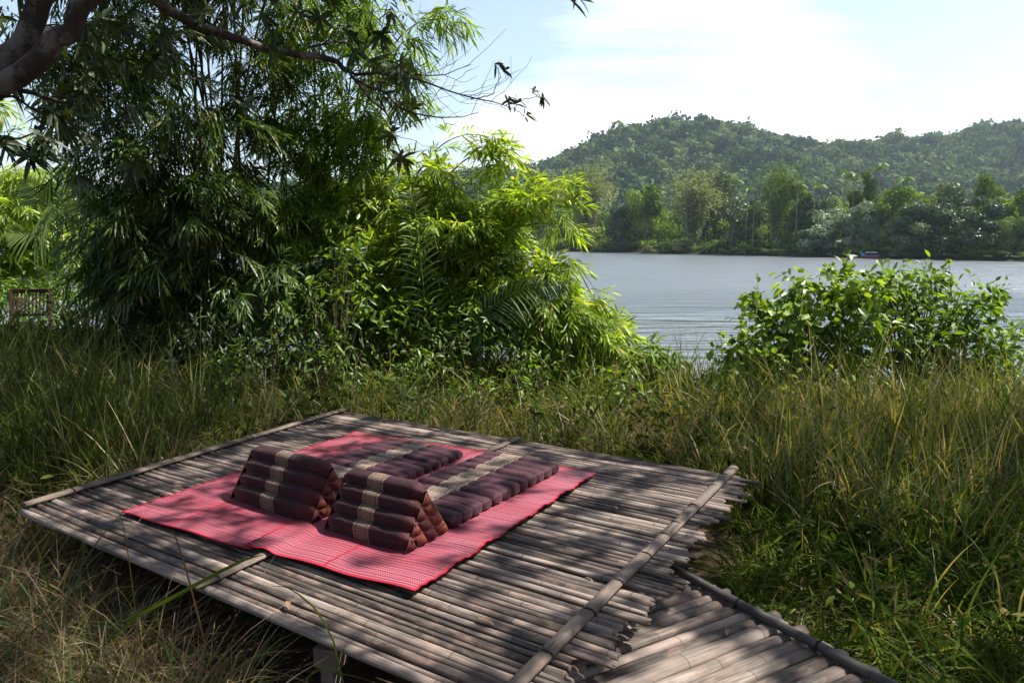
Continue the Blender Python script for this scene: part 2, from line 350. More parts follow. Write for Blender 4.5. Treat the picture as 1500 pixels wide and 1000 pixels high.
# thin high cloud: projected onto a flat layer, so it gathers into a veil towards the horizon
zz=math_(nt,'MAXIMUM',nz.outputs[2],.02); dv=math_(nt,'ADD',zz,.12)
cx=math_(nt,'DIVIDE',nz.outputs[0],dv); cy=math_(nt,'DIVIDE',nz.outputs[1],dv)
cb=nt.nodes.new('ShaderNodeCombineXYZ'); nt.links.new(cx,cb.inputs[0]); nt.links.new(cy,cb.inputs[1]); cb.inputs[2].default_value=3.7
rot=nt.nodes.new('ShaderNodeMapping'); rot.inputs['Rotation'].default_value=(0,0,math.radians(35)); rot.inputs['Scale'].default_value=(.45,1.5,1); rot.inputs['Location'].default_value=(.4,.3,0)
nt.links.new(cb.outputs[0],rot.inputs[0])
c1=noise(nt,rot.outputs[0],.75,6,.55); veil=nt.nodes.new('ShaderNodeMapRange'); veil.inputs['From Min'].default_value=0; veil.inputs['From Max'].default_value=.5; veil.inputs['To Min'].default_value=.27; veil.inputs['To Max'].default_value=-.30
nt.links.new(nz.outputs[2],veil.inputs[0])
dp=nt.nodes.new('ShaderNodeVectorMath'); dp.operation='DOT_PRODUCT'; nt.links.new(tc.outputs['Generated'],dp.inputs[0]); dp.inputs[1].default_value=(.21,.97,.14)
bk=nt.nodes.new('ShaderNodeMapRange'); bk.inputs['From Min'].default_value=.93; bk.inputs['From Max'].default_value=.99; bk.inputs['To Min'].default_value=-.40; bk.inputs['To Max'].default_value=.09; nt.links.new(dp.outputs['Value'],bk.inputs[0])
cf=ramp(nt,math_(nt,'ADD',math_(nt,'ADD',c1,bk.outputs[0]),veil.outputs[0]),[(.46,(.12,.12,.12)),(.70,(1,1,1))])
cl=mix(nt,cf,sky.outputs[0],(6.9,7.05,7.3))
nt.links.new(cl,bg.inputs[0]); bg.inputs[1].default_value=.095
S.view_settings.view_transform='Standard'; S.view_settings.look='None'; S.view_settings.exposure=1.25; S.view_settings.gamma=1
cy_=S.cycles; cy_.max_bounces=8; cy_.diffuse_bounces=3; cy_.glossy_bounces=3; cy_.transmission_bounces=4; cy_.transparent_max_bounces=6; cy_.volume_bounces=0
cy_.use_denoising=True; cy_.sample_clamp_indirect=6; cy_.caustics_reflective=False; cy_.caustics_refractive=False

# ------------------------------------------------------------------ terrain
def sm(a,b,x): t=np.clip((x-a)/(b-a),0,1); return t*t*(3-2*t)
def vn(x,y,s,seed=0):                                   # cheap smooth value noise
    x=np.asarray(x,float)/s+seed*17.3; y=np.asarray(y,float)/s+seed*5.1
    xi,yi=np.floor(x).astype(np.int64),np.floor(y).astype(np.int64); fx,fy=x-xi,y-yi; fx=fx*fx*(3-2*fx); fy=fy*fy*(3-2*fy)
    h=lambda i,j: (np.sin(i*127.1+j*311.7+seed)*43758.5453)%1.0
    return (h(xi,yi)*(1-fx)+h(xi+1,yi)*fx)*(1-fy)+(h(xi,yi+1)*(1-fx)+h(xi+1,yi+1)*fx)*fy
def shore_far(x): return 238-1.345*np.clip(x,-60,125)-.3*np.clip(x+60,-999,0)+3*(vn(x,x*0,14,3)-.5)
ridge_px=np.array([-1500,-400,100,500,650,700,760,820,870,910,950,985,1050,1120,1200,1260,1300,1350,1400,1440,1500,1800,3000])
ridge_py=np.array([ 240, 262,275,265,258,246,250,226,205,189,182, 179, 184, 201, 213, 212, 208, 205, 198, 191, 182, 190,240])
def hill(x,y):
    y=np.maximum(y,1); a=x/y*F+750; d=np.hypot(x,y)/np.sqrt(1+((a-750)/F)**2)     # d = forward distance
    top=(HOR-np.interp(a,ridge_px,ridge_py)-22)/F*820+CAMZ
    lump=6*(vn(x,y,70,1)-.5)+12*(vn(x,y,160,2)-.5)
    h=top*sm(330,820,d)**1.15
    return np.where(d<820,h,top*(1-.3*sm(820,1200,d)))+lump*sm(330,450,d)*(1-sm(700,810,d))
def ground(x,y):
    x=np.asarray(x,float); y=np.asarray(y,float)
    near=-.45+.55*sm(2.6,6,-x)*sm(3,7,y)+.10*(vn(x,y,1.3,5)-.5)+.05*(vn(x,y,.5,6)-.5)
    bank=sm(9.2,13.5,y+.6*np.sin(x*.5)+.12*np.clip(-x,0,30))
    near=near*(1-bank)+(-3.4)*bank
    f=shore_far(x); far=-3.4+1.9*sm(-2,3,y-f)+.7*sm(3,30,y-f)+.25*(vn(x,y,6,8)-.5)
    z=np.where(y<60,near,far)
    return z+hill(x,y)*(y>200)
s=np.linspace(-1,1,240); s=np.sign(s)*np.abs(s)**1.25
yy=np.concatenate([np.linspace(-12,16,110),np.geomspace(16.6,1150,170)])
SX,YY=np.meshgrid(s,yy,indexing='ij'); XX=SX*(9+np.maximum(YY,0)*1.15)
P=np.stack([XX,YY,ground(XX,YY)],-1).reshape(-1,3); n1,n2=SX.shape
i,j=np.meshgrid(np.arange(n1-1),np.arange(n2-1),indexing='ij'); q=np.stack([i*n2+j,(i+1)*n2+j,(i+1)*n2+j+1,i*n2+j+1],-1).reshape(-1,4)
mb=MB(); mb.add(P,q,r=.5); g=mb.obj('ground',M['ground'],smooth=True); tag(g,'dark bare soil and leaf litter of the near river bank, running on under the river to the hills','ground',kind='structure')
mb=MB(); mb.add([(-320,11,WATER),(190,11,WATER),(190,430,WATER),(-320,430,WATER)],[[0,1,2,3]],r=.5); o=mb.obj('water',M['water']); tag(o,'calm grey blue river with fine ripples between the near bank and the far woods','water',kind='structure')

# ------------------------------------------------------------------ the platform
ZP=0.0
FL,BL,BR=on_plane(33,748),on_plane(505,600),on_plane(1070,688)
FR=on_plane(722,1040)
vL=BL-FL; vR=BR-FR
plat=empty('bamboo_platform',(float((FL[0]+BR[0])/2),float((FL[1]+BR[1])/2),-.45))
tag(plat,'low platform of weathered grey bamboo poles, with the red mats on it','platform')
bpy.context.view_layer.update()
def to_local(o, parent):
    o.matrix_parent_inverse=parent.matrix_world.inverted()
def pole_mesh(L, rad, flat=.8, nseg=14, n=10, ragged=.02, nodes=True, seed=0):
    mb=MB(); t=np.linspace(0,1,nseg+1); x=t*L
    wob=np.cumsum(rng.normal(size=nseg+1))*.0012; wob-=np.linspace(wob[0],wob[-1],nseg+1)
    zz=np.cumsum(rng.normal(size=nseg+1))*.0008; zz-=np.linspace(zz[0],zz[-1],nseg+1)
    r=rad*(1+.05*rng.normal(size=nseg+1))*np.linspace(1.03,.95,nseg+1)
    th=np.arange(n)*2*math.pi/n+.3; rr=1+.06*rng.normal(size=n)
    V=np.zeros((nseg+1,n,3)); V[:,:,0]=x[:,None]; V[:,:,1]=wob[:,None]+r[:,None]*rr*np.cos(th); V[:,:,2]=zz[:,None]+r[:,None]*rr*np.sin(th)*flat-rad*flat
    V[0,:,0]+=rng.normal(size=n)*ragged*.5; V[-1,:,0]+=rng.normal(size=n)*ragged
    V[-1,:,1:]=(V[-1,:,1:]-V[-1,:,1:].mean(0))*rng.uniform(.80,1.08)+V[-1,:,1:].mean(0)
    Q=[[a*n+b,a*n+(b+1)%n,(a+1)*n+(b+1)%n,(a+1)*n+b] for a in range(nseg) for b in range(n)]
    VV=np.vstack([V.reshape(-1,3),V[0].mean(0)+[.006,0,0],V[-1].mean(0)+[-.008,0,0]]); m=(nseg+1)*n
    T=[[m,(b+1)%n,b] for b in range(n)]+[[m+1,nseg*n+b,nseg*n+(b+1)%n] for b in range(n)]
    mb.add(VV,Q,T,r=.5); return mb.mesh('pole',True)
def place_along(name, me, mat, a, b, parent, roll=0.0):
    o=link(name,me,mat,parent); d=b-a
    rot=Vector(d).to_track_quat('X','Z').to_matrix().to_4x4() @ Matrix.Rotation(roll,4,'X')
    o.matrix_parent_inverse=parent.matrix_world.inverted()
    o.matrix_basis=Matrix.Translation(Vector(a)) @ rot; return o
wid=[]; tot=0
Lv=np.linalg.norm(vL)*.985
while tot<Lv:
    f=tot/Lv; ww=random.uniform(.034,.058)*(1-.15*f); wid.append(ww); tot+=ww
sc=Lv/tot; pos=0
hgt=lambda: random.uniform(-.009,.003)
for k,ww in enumerate(wid):
    ww*=sc; f=(pos+ww/2)/np.linalg.norm(vL); pos+=ww
    a=FL+vL*f; b=FR+vR*f; d=unit(b-a)
    el=random.uniform(.03,.09)+(.05 if random.random()<.2 else 0)
    er=random.uniform(.06,.17)+.10*math.exp(-((f-.35)/.2)**2)*random.uniform(.4,1)
    if random.random()<.25: er+=.05
    if f<.06: el=.06
    a2=a-d*el; b2=b+d*er; z1=hgt(); z2=hgt(); a2[2]+=z1; b2[2]+=z2-.004
    wob=rng.normal(size=3)*.004; wob[2]=0; b2=b2+wob
    Lp=float(np.linalg.norm(b2-a2)); place_along('pole',pole_mesh(Lp,ww*random.uniform(.46,.53),random.uniform(.58,.8),ragged=.007),M['pole'],a2,b2,plat,random.uniform(-.1,.1))
def batten(a,b,w,h,mat,parent,lift=.0,ties=(),name='batten'):
    mb=MB(); L=float(np.linalg.norm(b-a)); n=20; t=np.linspace(0,1,n+1)
    prof=[(-.5,0),(-.48,.45),(-.33,.85),(0,1),(.33,.86),(.48,.46),(.5,0)]; m=len(prof); V=[]
    side=np.cumsum(rng.normal(size=n+1))*.0015
    for ti,sd in zip(t,side):
        ww=w*(1+.03*random.gauss(0,1)); hh=h*(1+.04*random.gauss(0,1))
        for (y,z) in prof: V.append((ti*L,y*ww+sd,z*hh))
    Q=[[a_*m+c,a_*m+(c+1)%m,(a_+1)*m+(c+1)%m,(a_+1)*m+c] for a_ in range(n) for c in range(m)]
    V=np.array(V); V=np.vstack([V,[0,0,h*.4],[L,0,h*.4]]); T=[[len(V)-2,(c+1)%m,c] for c in range(m)]+[[len(V)-1,n*m+c,n*m+(c+1)%m] for c in range(m)]
    mb.add(V,Q,T,r=.5); A=a.copy(); B=b.copy(); A[2]+=lift; B[2]+=lift
    o=place_along(name,mb.mesh(name,True),mat,A,B,parent)
    for s_ in ties:
        tb=MB(); th=np.linspace(-.25,math.pi+.25,14)
        for off in (-.004,.004,.0):
            pts=[(s_*L+off+.002*math.sin(3*q_),(w*.5+.0015)*math.cos(q_),(h+.0015)*max(math.sin(q_),-.3)+(.002 if off==0 else 0)) for q_ in th]
            tube(tb,pts,.0016,5)
        x=tb.obj('binding',M['tie'],o,True)
    return o
def ext(a,b,p,q_): d=b-a; return a-d*p, b+d*q_
a,b=ext(FR,BR,.02,.0); batten(a,on_plane(1073,686),.062,.022,M['batten'],plat,.001,[.14,.26,.36,.47,.56,.62,.72,.85,.93])
batten(on_plane(36,742),on_plane(508,600),.060,.022,M['batten'],plat,.004,[.1,.35,.6,.85])
batten(on_plane(283,862),on_plane(760,642),.052,.016,M['batten'],plat,.001,[.04,.95])
# under-frame: cross bearers and short posts
for f in (.06,.5,.94):
    a=FL+(FR-FL)*f; b=BL+(BR-BL)*f; d=unit(b-a)
    mb=MB(); tube(mb,curve_pts([a+d*.16+[0,0,-.10],(a+b)/2+[0,0,-.105],b-d*.05+[0,0,-.10]],8),.038,10)
    o=mb.obj('bearer',M['pole'],plat,True); to_local(o,plat)
    for g_ in (.22,.55,.92):
        p=a+(b-a)*g_; mb=MB(); gz=float(ground(p[0],p[1]))-.1
        tube(mb,[(p[0],p[1],gz),(p[0],p[1],-.14)],.045,10,r=.4); o=mb.obj('post',M['pole'],plat,True); to_local(o,plat)
# the squared timber block under the front edge
p=on_plane(482,968,-.20); d=FR-FL
blk=empty('support_block',(float(p[0]),float(p[1]),float(ground(p[0],p[1]))),math.atan2(d[1],d[0])+.25)
mb=MB(); hz=-.135-float(ground(p[0],p[1])); box(mb,(-.055,-.03,hz-.085),(.055,.05,hz)); o=bevel(mb.obj('timber_block',M['plank'],blk),.004)
mb=MB(); box(mb,(-.03,-.02,-.05),(.03,.04,hz-.087)); bevel(mb.obj('stub_post',M['pole'],blk),.004)
tag(blk,'squared pale timber block sticking out under the platform front edge','timber block')

# ------------------------------------------------------------------ the walkway
ZW=-.12
E0,E1=on_plane(984,836,ZW),on_plane(1292,1002,ZW); wd=unit(E1-E0); sd=unit(on_plane(1095,888,ZW)-on_plane(878,965,ZW))
walk=empty('bamboo_walkway',(float(E0[0]),float(E0[1]),-.45)); tag(walk,'walkway of pale split bamboo slats leading off the platform right front corner','walkway')
bpy.context.view_layer.update()
pos=.03; k=0
while pos<2.1:
    ww=random.uniform(.055,.075); c=E0+wd*(pos+ww/2); pos+=ww+.001
    e=random.uniform(.05,.13); Lw=.98+.1*random.random()
    if pos<.35: e=.02+pos*.25
    fan=unit(sd+wd*random.gauss(0,.012))
    a=c-fan*Lw; b=c+fan*e; a[2]+=random.uniform(-.005,.002)-.0; b[2]+=random.uniform(-.005,.002)
    place_along('slat',pole_mesh(float(np.linalg.norm(b-a)),ww*.52,random.uniform(.5,.65),10,10,.006),M['walk'],a,b,walk,random.uniform(-.12,.12))
batten(E0-wd*.03,E0+wd*2.0,.042,.030,M['darkbatten'],walk,.006,[.22,.42,.63])
mb=MB(); a=on_plane(868,968,-.16); b=a+wd*1.3; tube(mb,curve_pts([a-wd*.02,(a+b)/2+[.005,0,0],b],8),.024,8); o=mb.obj('side_rail',M['walk'],walk,True); to_local(o,walk)
for px,py in ((845,968),(835,985)):
    mb=MB(); a=on_plane(px,py,-.13); tube(mb,[a-sd*.25-[0,0,.02],a+sd*.06],.028,10,rough=.05); o=mb.obj('slat_stub',M['plank'],walk,True); to_local(o,walk)
for f in (.25,1.1,1.8):
    for off in (0.0,-.85):
        p=E0+wd*f+sd*off; mb=MB(); tube(mb,[(p[0],p[1],float(ground(p[0],p[1]))-.1),(p[0],p[1],ZW-.075)],.035,8); o=mb.obj('post',M['pole'],walk,True); to_local(o,walk)

# ------------------------------------------------------------------ the red mats
def ground_mat_obj(c00,c10,c11,c01,zoff,label,seams,ph):
    """corners: front-left, front-right, back-right, back-left; u along the poles"""
    O=c00.copy(); t=empty('floor_mat',(float(O[0]),float(O[1]),0)); tag(t,label,'floor mat','red woven floor mats on the platform')
    nu,nv=46,96; u=np.linspace(0,1,nu); v=np.linspace(0,1,nv); U,V=np.meshgrid(u,v,indexing='ij')
    Pp=((1-U)*(1-V))[...,None]*c00+(U*(1-V))[...,None]*c10+(U*V)[...,None]*c11+((1-U)*V)[...,None]*c01
    Lu=float(np.linalg.norm(c10-c00)); Lvv=float(np.linalg.norm(c01-c00))
    edge=sm(.55,1,U)
    ba,bb=on_plane(283,862),on_plane(760,642); bd=unit(bb-ba); dist=np.abs((Pp[...,0]-ba[0])*bd[1]-(Pp[...,1]-ba[1])*bd[0])
    z=zoff+.010+.0035*np.sin(V*Lvv*2*math.pi/.068+ph)+.006*(vn(U*Lu,V*Lvv,.13,4)-.5)
    z=z+.013*(1-sm(.012,.075,dist))
    z=z+edge*(.005*np.sin(V*Lvv*2*math.pi/.24+1.2*np.sin(V*9+ph))+.008)*ph_edge
    side=unit(c10-c00); back=unit(c01-c00)
    Pp=Pp+side*(edge*.006*np.sin(V*Lvv*24+ph))[...,None]+back*(.006*np.sin(U*Lu*13+ph)*(1-2*V))[...,None]
    Pp[...,2]=z; P0=Pp-O*[1,1,0]
    ii,jj=np.meshgrid(np.arange(nu-1),np.arange(nv-1),indexing='ij'); q=np.stack([ii*nv+jj,(ii+1)*nv+jj,(ii+1)*nv+jj+1,ii*nv+jj+1],-1).reshape(-1,4)
    mb=MB(); mb.add(P0.reshape(-1,3),q,r=0.0); me=mb.mesh('woven_sheet',True)
    uvl=me.uv_layers.new(name='UVMap'); li=np.zeros(len(me.loops),np.int32); me.loops.foreach_get('vertex_index',li)
    UVv=np.stack([U*Lu,V*Lvv],-1).reshape(-1,2); uvl.data.foreach_set('uv',UVv[li].astype(np.float32).ravel())
    link('woven_sheet',me,M['mat'],t)
    hb=MB(); W=.0075                                              # hem tape: a folded band a little above the sheet
    def strip(pts,inward,w=W,lift=.0022):
        pts=np.array(pts); n=len(pts); a_=pts-inward*w*.35; b_=pts+inward*w; V_=np.concatenate([a_+[0,0,lift],b_+[0,0,lift],a_-[0,0,.002]])
        hb.add(V_,[[i,i+1,n+i+1,n+i] for i in range(n-1)]+[[2*n+i,2*n+i+1,i+1,i] for i in range(n-1)],r=.5)
    strip(P0[:,0],back); strip(P0[::-1,-1],-back); strip(P0[-1,:],-side); strip(P0[0,::-1],side)
    hb.obj('hem',M['hem'],t)
    sb=MB()
    for s_ in seams:
        i=int(s_*(nu-1)); pts=P0[i]; n=len(pts); V_=np.concatenate([pts-side*.005+[0,0,.0018],pts+side*.005+[0,0,.0018]]); sb.add(V_,[[j,n+j,n+j+1,j+1] for j in range(n-1)],r=.5)
    sb.obj('panel_seam',M['hem'],t)
    return t
ph_edge=0.25
ground_mat_obj(on_plane(178,752),on_plane(364,808),on_plane(668,657),on_plane(522,633),.0,'left red woven mat, under the farther cushion, its hem under its neighbour',(.42,),.4)
ph_edge=1.0
ground_mat_obj(on_plane(358,804),on_plane(604,876),on_plane(874,697),on_plane(660,656),.010,'right red woven mat with pale zigzag rows and a wavy edge, under the nearer cushion',(.5,),2.0)

# ------------------------------------------------------------------ triangle cushions with folding mattress
def superroll(mb, uvs, cx, cy, cz, hx, ry, rz, nx=22, nr=16, ex=.16, ec=.75, pinch=.0, tilt=0.0, sag=0.0):
    """a stuffed roll along X; uv.v = metres round it"""
    e=np.linspace(-math.pi/2,math.pi/2,nx+1); th=np.linspace(0,2*math.pi,nr+1)
    X=hx*np.sign(np.sin(e))*np.abs(np.sin(e))**ex; R=np.abs(np.cos(e))**ex
    # denser in the middle
    xm=np.linspace(-.97,.97,nx-1); X[1:-1]=hx*xm; R[1:-1]=np.clip(1-np.abs(xm)**9,0,1)**.6*(.93+.07*np.cos(xm*1.4)); R[0]=R[-1]=.35; X[0]=-hx;X[-1]=hx
    cth,sth=np.cos(th),np.sin(th); yy_=ry*np.sign(cth)*np.abs(cth)**ec; zz_=rz*np.sign(sth)*np.abs(sth)**ec
    ct,stt=math.cos(tilt),math.sin(tilt)
    wr=1+.02*np.sin(X/hx*9+rng.random()*6)+.012*rng.normal(size=len(X))
    V=np.zeros((nx+1,nr+1,3)); yl=(R*wr)[:,None]*yy_; zl=(R*wr)[:,None]*zz_-sag*(1-(X/hx)**2)[:,None]
    V[:,:,0]=cx+X[:,None]; V[:,:,1]=cy+yl*ct-zl*stt; V[:,:,2]=cz+yl*stt+zl*ct
    per=2*math.pi*math.sqrt((ry*ry+rz*rz)/2)
    ii,jj=np.meshgrid(np.arange(nx),np.arange(nr),indexing='ij'); q=np.stack([ii*(nr+1)+jj,(ii+1)*(nr+1)+jj,(ii+1)*(nr+1)+jj+1,ii*(nr+1)+jj+1],-1).reshape(-1,4)
    mb.add(V.reshape(-1,3),q,r=.5)
    UV=np.zeros((nx+1,nr+1,2)); UV[:,:,0]=V[:,:,0]; UV[:,:,1]=(th/(2*math.pi)*per)[None,:]; uvs.append(UV.reshape(-1,2))
def finish_uv(mb,uvs,name,mat,parent):
    me=mb.mesh(name,True); uvl=me.uv_layers.new(name='UVMap'); li=np.zeros(len(me.loops),np.int32); me.loops.foreach_get('vertex_index',li)
    allv=np.concatenate(uvs); uvl.data.foreach_set('uv',allv[li].astype(np.float32).ravel()); return link(name,me,mat,parent)
HX=.262; BASE=.385; TOP=.272; APX=.15
def make_cushion(label, fl, fr, backl, backr, zb):
    """fl, fr: the front lower corners of the pillow; back*: the far corners of the mattress"""
    mid=(fl+fr)/2; ax=unit(fr-fl); hx=float(np.linalg.norm(fr-fl))/2
    t=empty('triangle_cushion',(float(mid[0]),float(mid[1]),zb),math.atan2(ax[1],ax[0]))
    tag(t,label,'cushion','maroon triangle cushions with folding mattresses')
    # four rolls up the front face, four down the back, the ridge roll shared
    mb=MB(); uvs=[]
    A=np.array([.0,.0]); Bp=np.array([BASE,.0]); T=np.array([APX,TOP])
    n=4; rr=.047
    row=lambda p0,p1,i: p0+(p1-p0)*(i+.5)/n
    fa=math.atan2(TOP,APX); ba=math.atan2(TOP,-(BASE-APX))
    for i in range(n):
        p=row(A,T,i); superroll(mb,uvs,random.uniform(-.004,.004),p[0]+.060,p[1]+.004,hx-(.006*i),rr-.001,.060,nx=26,nr=18,ec=.62,tilt=0.18,sag=(.006 if i==n-1 else .0015))
    for i in range(n-1):
        p=row(Bp,T,i); superroll(mb,uvs,0,p[0]-.050,p[1]+.004,hx-(.006*i),.060,rr,nx=20,nr=16,ec=.7,tilt=.55)
    pil=finish_uv(mb,uvs,'pillow',M['fab_roll'],t)
    # end panels: rows of stuffed triangles
    for sgn in (-1,1):
        mA=MB(); mP=MB(); mB_=MB()
        a0=np.array([.026,.010]); b0=np.array([BASE-.022,.010]); t0=np.array([APX+.042,TOP-.016])
        node=lambda i,j: a0+(b0-a0)*(i/n)+(t0-a0)*(j/n)
        X=lambda d: sgn*(hx-.016+d)
        def cell(p,q_,r_,mbb):
            c=(p+q_+r_)/3; V=[(X(0),*p),(X(0),*q_),(X(0),*r_),(X(.028),*c)]
            ms=[((p+q_)/2),((q_+r_)/2),((r_+p)/2)]; V+=[(X(.006),*m_) for m_ in ms]
            inn=[(c+(z_-c)*.45) for z_ in (p,q_,r_)]; V+=[(X(.020),*m_) for m_ in inn]
            F3=[[0,4,7],[4,8,7],[4,1,8],[1,5,8],[5,9,8],[5,2,9],[2,6,9],[6,7,9],[6,0,7],[7,8,3],[8,9,3],[9,7,3]]
            if sgn<0: F3=[f[::-1] for f in F3]
            mbb.add(V,None,F3,r=rng.random())
        for j in range(n):
            for i in range(n-j):
                cell(node(i,j),node(i+1,j),node(i,j+1),mA if (i+j)%2==0 else mB_)
                if i+j<n-1: cell(node(i+1,j),node(i+1,j+1),node(i,j+1),mB_ if (i+j)%2==0 else mA)
                for p,q_ in ((node(i,j),node(i+1,j)),(node(i+1,j),node(i,j+1)),(node(i,j+1),node(i,j))):
                    tube(mP,[(X(.002),*p),(X(.005),*((p+q_)/2)),(X(.002),*q_)],.0022,5)
        e=mA.obj('end_panel',M['cellA'],t,True); mB_.obj('rust_patch',M['cellB'],e,True); mP.obj('piping',M['piping'],e,True)
    # mattress: three hinged panels of four rolls
    bl=backl-mid; br=backr-mid; ay=np.array([-ax[1],ax[0],0])
    y0=BASE-.005; y1=float((np.dot(bl,ay)+np.dot(br,ay))/2)
    sh=float((np.dot(bl,ax)+np.dot(br,ax))/2); mh=float(np.linalg.norm(backr-backl))/2
    np_,nr_=3,4; gap=.010; rw=(y1-y0-gap*2)/(np_*nr_); y=y0
    for pnl in range(np_):
        mb=MB(); uvs=[]; yb=y+rw*nr_; f0=(y-y0)/(y1-y0); f1=(yb-y0)/(y1-y0)
        ns=nr_*10; nc=44; sv=np.linspace(0,1,ns+1); th=np.linspace(0,2*math.pi,nc+1)
        ec=.22; T2=.036
        groove=np.abs(np.cos(sv*nr_*math.pi))**1; g_=1-groove                          # 0 in the grooves
        g_=np.clip(1-np.abs(((sv*nr_)%1)*2-1)**3.2,0,1)**.5; g_[0]=g_[-1]=0
        V=np.zeros((ns+1,nc+1,3)); ph=rng.random(8)*6
        for a_ in range(ns+1):
            fy=f0+(f1-f0)*sv[a_]; hw=hx*(1-fy)+mh*fy; edge_=min(sv[a_],1-sv[a_])*nr_; er_=1-.55*max(0,1-edge_*3.0)**2
            x_=np.sign(np.cos(th))*np.abs(np.cos(th))**ec; z_=np.sign(np.sin(th))*np.abs(np.sin(th))**.42
            puff=1+.05*np.sin(x_*5+ph[a_//10%8])+.03*np.sin(x_*11+ph[(a_//10+3)%8]*2)
            V[a_,:,0]=sh*fy*.9+x_*(hw-.013*(1-g_[a_])); V[a_,:,1]=y+(yb-y)*sv[a_]+.004*np.sin(x_*3+ph[1]); V[a_,:,2]=T2+z_*T2*(.70+.32*g_[a_])*er_*puff
        ii,jj=np.meshgrid(np.arange(ns),np.arange(nc),indexing='ij'); q=np.stack([ii*(nc+1)+jj,(ii+1)*(nc+1)+jj,(ii+1)*(nc+1)+jj+1,ii*(nc+1)+jj+1],-1).reshape(-1,4)
        mb.add(V.reshape(-1,3),q[:,::-1],r=.5); UV=np.zeros((ns+1,nc+1,2)); UV[:,:,0]=V[:,:,0]; UV[:,:,1]=V[:,:,1]+.3*V[:,:,2]; uvs.append(UV.reshape(-1,2))
        for e_ in (0,ns):
            mb.add(V[e_],None,[[0,k_,k_+1] for k_ in range(1,nc-1)],r=.5); uvs.append(V[e_][:,:2])
        finish_uv(mb,uvs,'mattress_panel',M['fab_mattress'],t); y=yb+gap
    return t
make_cushion('nearer maroon triangle cushion and mattress with rust red end patches, on the wavy edged mat',on_plane(466,786),on_plane(592,823),on_plane(716,665,.06),on_plane(822,684,.06),.022)
make_cushion('maroon triangle cushion and mattress farther back, half hidden behind its nearer twin',on_plane(329,738),on_plane(452,776),on_plane(572,645,.06),on_plane(684,662,.06),.014)

for lb,px,py,z,L_,rz_ in (('small pale dry leaf lying on the bare part of the left mat',490,656,.030,.055,.6),('curled dry leaf on the poles right of the mats',905,745,.012,.07,2.1),('brown dry leaf on the poles in front of the nearer mat',700,905,.012,.075,-.5),('dry leaf on the walkway near its dark side pole',1065,930,ZW+.012,.07,1.2),('dry leaf on the poles left of the red mats',250,712,.012,.07,.2),('dry leaf near the front edge of the platform',420,880,.012,.065,-1.1)):
    p=on_plane(px,py,z); mb=MB(); ribbons(mb,[p],[[math.cos(rz_),math.sin(rz_),.12]],[[0,0,1.]],L_,L_*.32,.25,6,prof_leaf,r=np.array([.85]),fold=.5); o=mb.obj('fallen_leaf',M['litter'],smooth=True); tag(o,lb,'leaf')
# ------------------------------------------------------------------ keep-out test for plants
def inpoly(x,y,poly):
    x=np.asarray(x);y=np.asarray(y); ins=np.zeros(x.shape,bool); n=len(poly)
    for i in range(n):
        x1,y1=poly[i][:2]; x2,y2=poly[(i+1)%n][:2]
        c=((y1>y)!=(y2>y))&(x<(x2-x1)*(y-y1)/(y2-y1+1e-12)+x1); ins^=c
    return ins
dirU=unit(FR-FL); dirV=unit(BL-FL)
platpoly=[FL-dirU*.12-dirV*.05,FR+dirU*.30-dirV*.05,BR+dirU*.20+dirV*.05,BL-dirU*.12+dirV*.05]
walkpoly=[E0+sd*.14-wd*.05,E0+wd*3+sd*.14,E0+wd*3-sd*1.1,E0-sd*1.1-wd*.05]
def free(x,y): return ~(inpoly(x,y,platpoly)|inpoly(x,y,walkpoly))

# ------------------------------------------------------------------ grasses
def tufts(mb, X, Y, nb, Lr, W, lean=.35, bend=(.15,.5), prof=prof_grass, nseg=4, rr=None, spread=.05, rmul=None):
    """nb blades from every tuft centre"""
    k=len(X); i=np.repeat(np.arange(k),nb); m=len(i)
    if m==0: return
    ls=rng.uniform(.75,1.2,size=k)[i]; a=rng.uniform(0,2*math.pi,size=m); ln=np.abs(rng.normal(size=m))*lean
    tl=rng.normal(size=(k,2))[i]*lean*.45
    D=np.stack([np.cos(a)*ln+tl[:,0],np.sin(a)*ln+tl[:,1],np.ones(m)],1)
    px=X[i]+rng.normal(size=m)*spread; py=Y[i]+rng.normal(size=m)*spread
    P=np.stack([px,py,ground(px,py)-.02],1); L=rng.uniform(*Lr,size=m)*ls*rng.uniform(.5,1,size=m)
    N=np.stack([-np.sin(a),np.cos(a),np.zeros(m)],1)*.4+rng.normal(size=(m,3))*[1,1,.1]
    N=np.cross(D,np.cross(N,D)); rt=rng.random(k)[i]; r=np.clip(.6*rng.random(m)+.4*rt,0,1)
    if rr is not None: r=rr[0]+(rr[1]-rr[0])*r
    bv=unit(D*[1,1,0]+1e-6); bend_=rng.uniform(*bend,size=m)
    # bend outwards and down: fold both into one bend vector per blade by rotating the start direction up first
    D=unit(D); D2=unit(D-bv*.25*bend_[:,None])
    ribbons_b(mb,P,D2,N,L,W*rng.uniform(.6,1.25,size=m),bend_,bv,nseg,prof,r)
def ribbons_b(mb,P,D,N,L,W,bend,bv,nseg,prof,r):
    k=len(P); S=unit(np.cross(D,N)+1e-6); t=np.linspace(0,1,nseg+1)
    G_=bv*.8+np.array([0,0,-.75])
    mid=P[:,None]+L[:,None,None]*(D[:,None]*t[None,:,None]+bend[:,None,None]*G_[:,None]*(t**2.2)[None,:,None])
    w_=(W[:,None]*prof(t)[None])[:,:,None]*.5
    V=np.stack([mid-S[:,None]*w_,mid+S[:,None]*w_],2).reshape(-1,3); nv=2*(nseg+1)
    q=np.array([[2*i,2*i+1,2*i+3,2*i+2] for i in range(nseg)]); Q=(q[None]+(np.arange(k)*nv)[:,None,None]).reshape(-1,4)
    mb.add(V,Q,r=np.repeat(r,nseg))
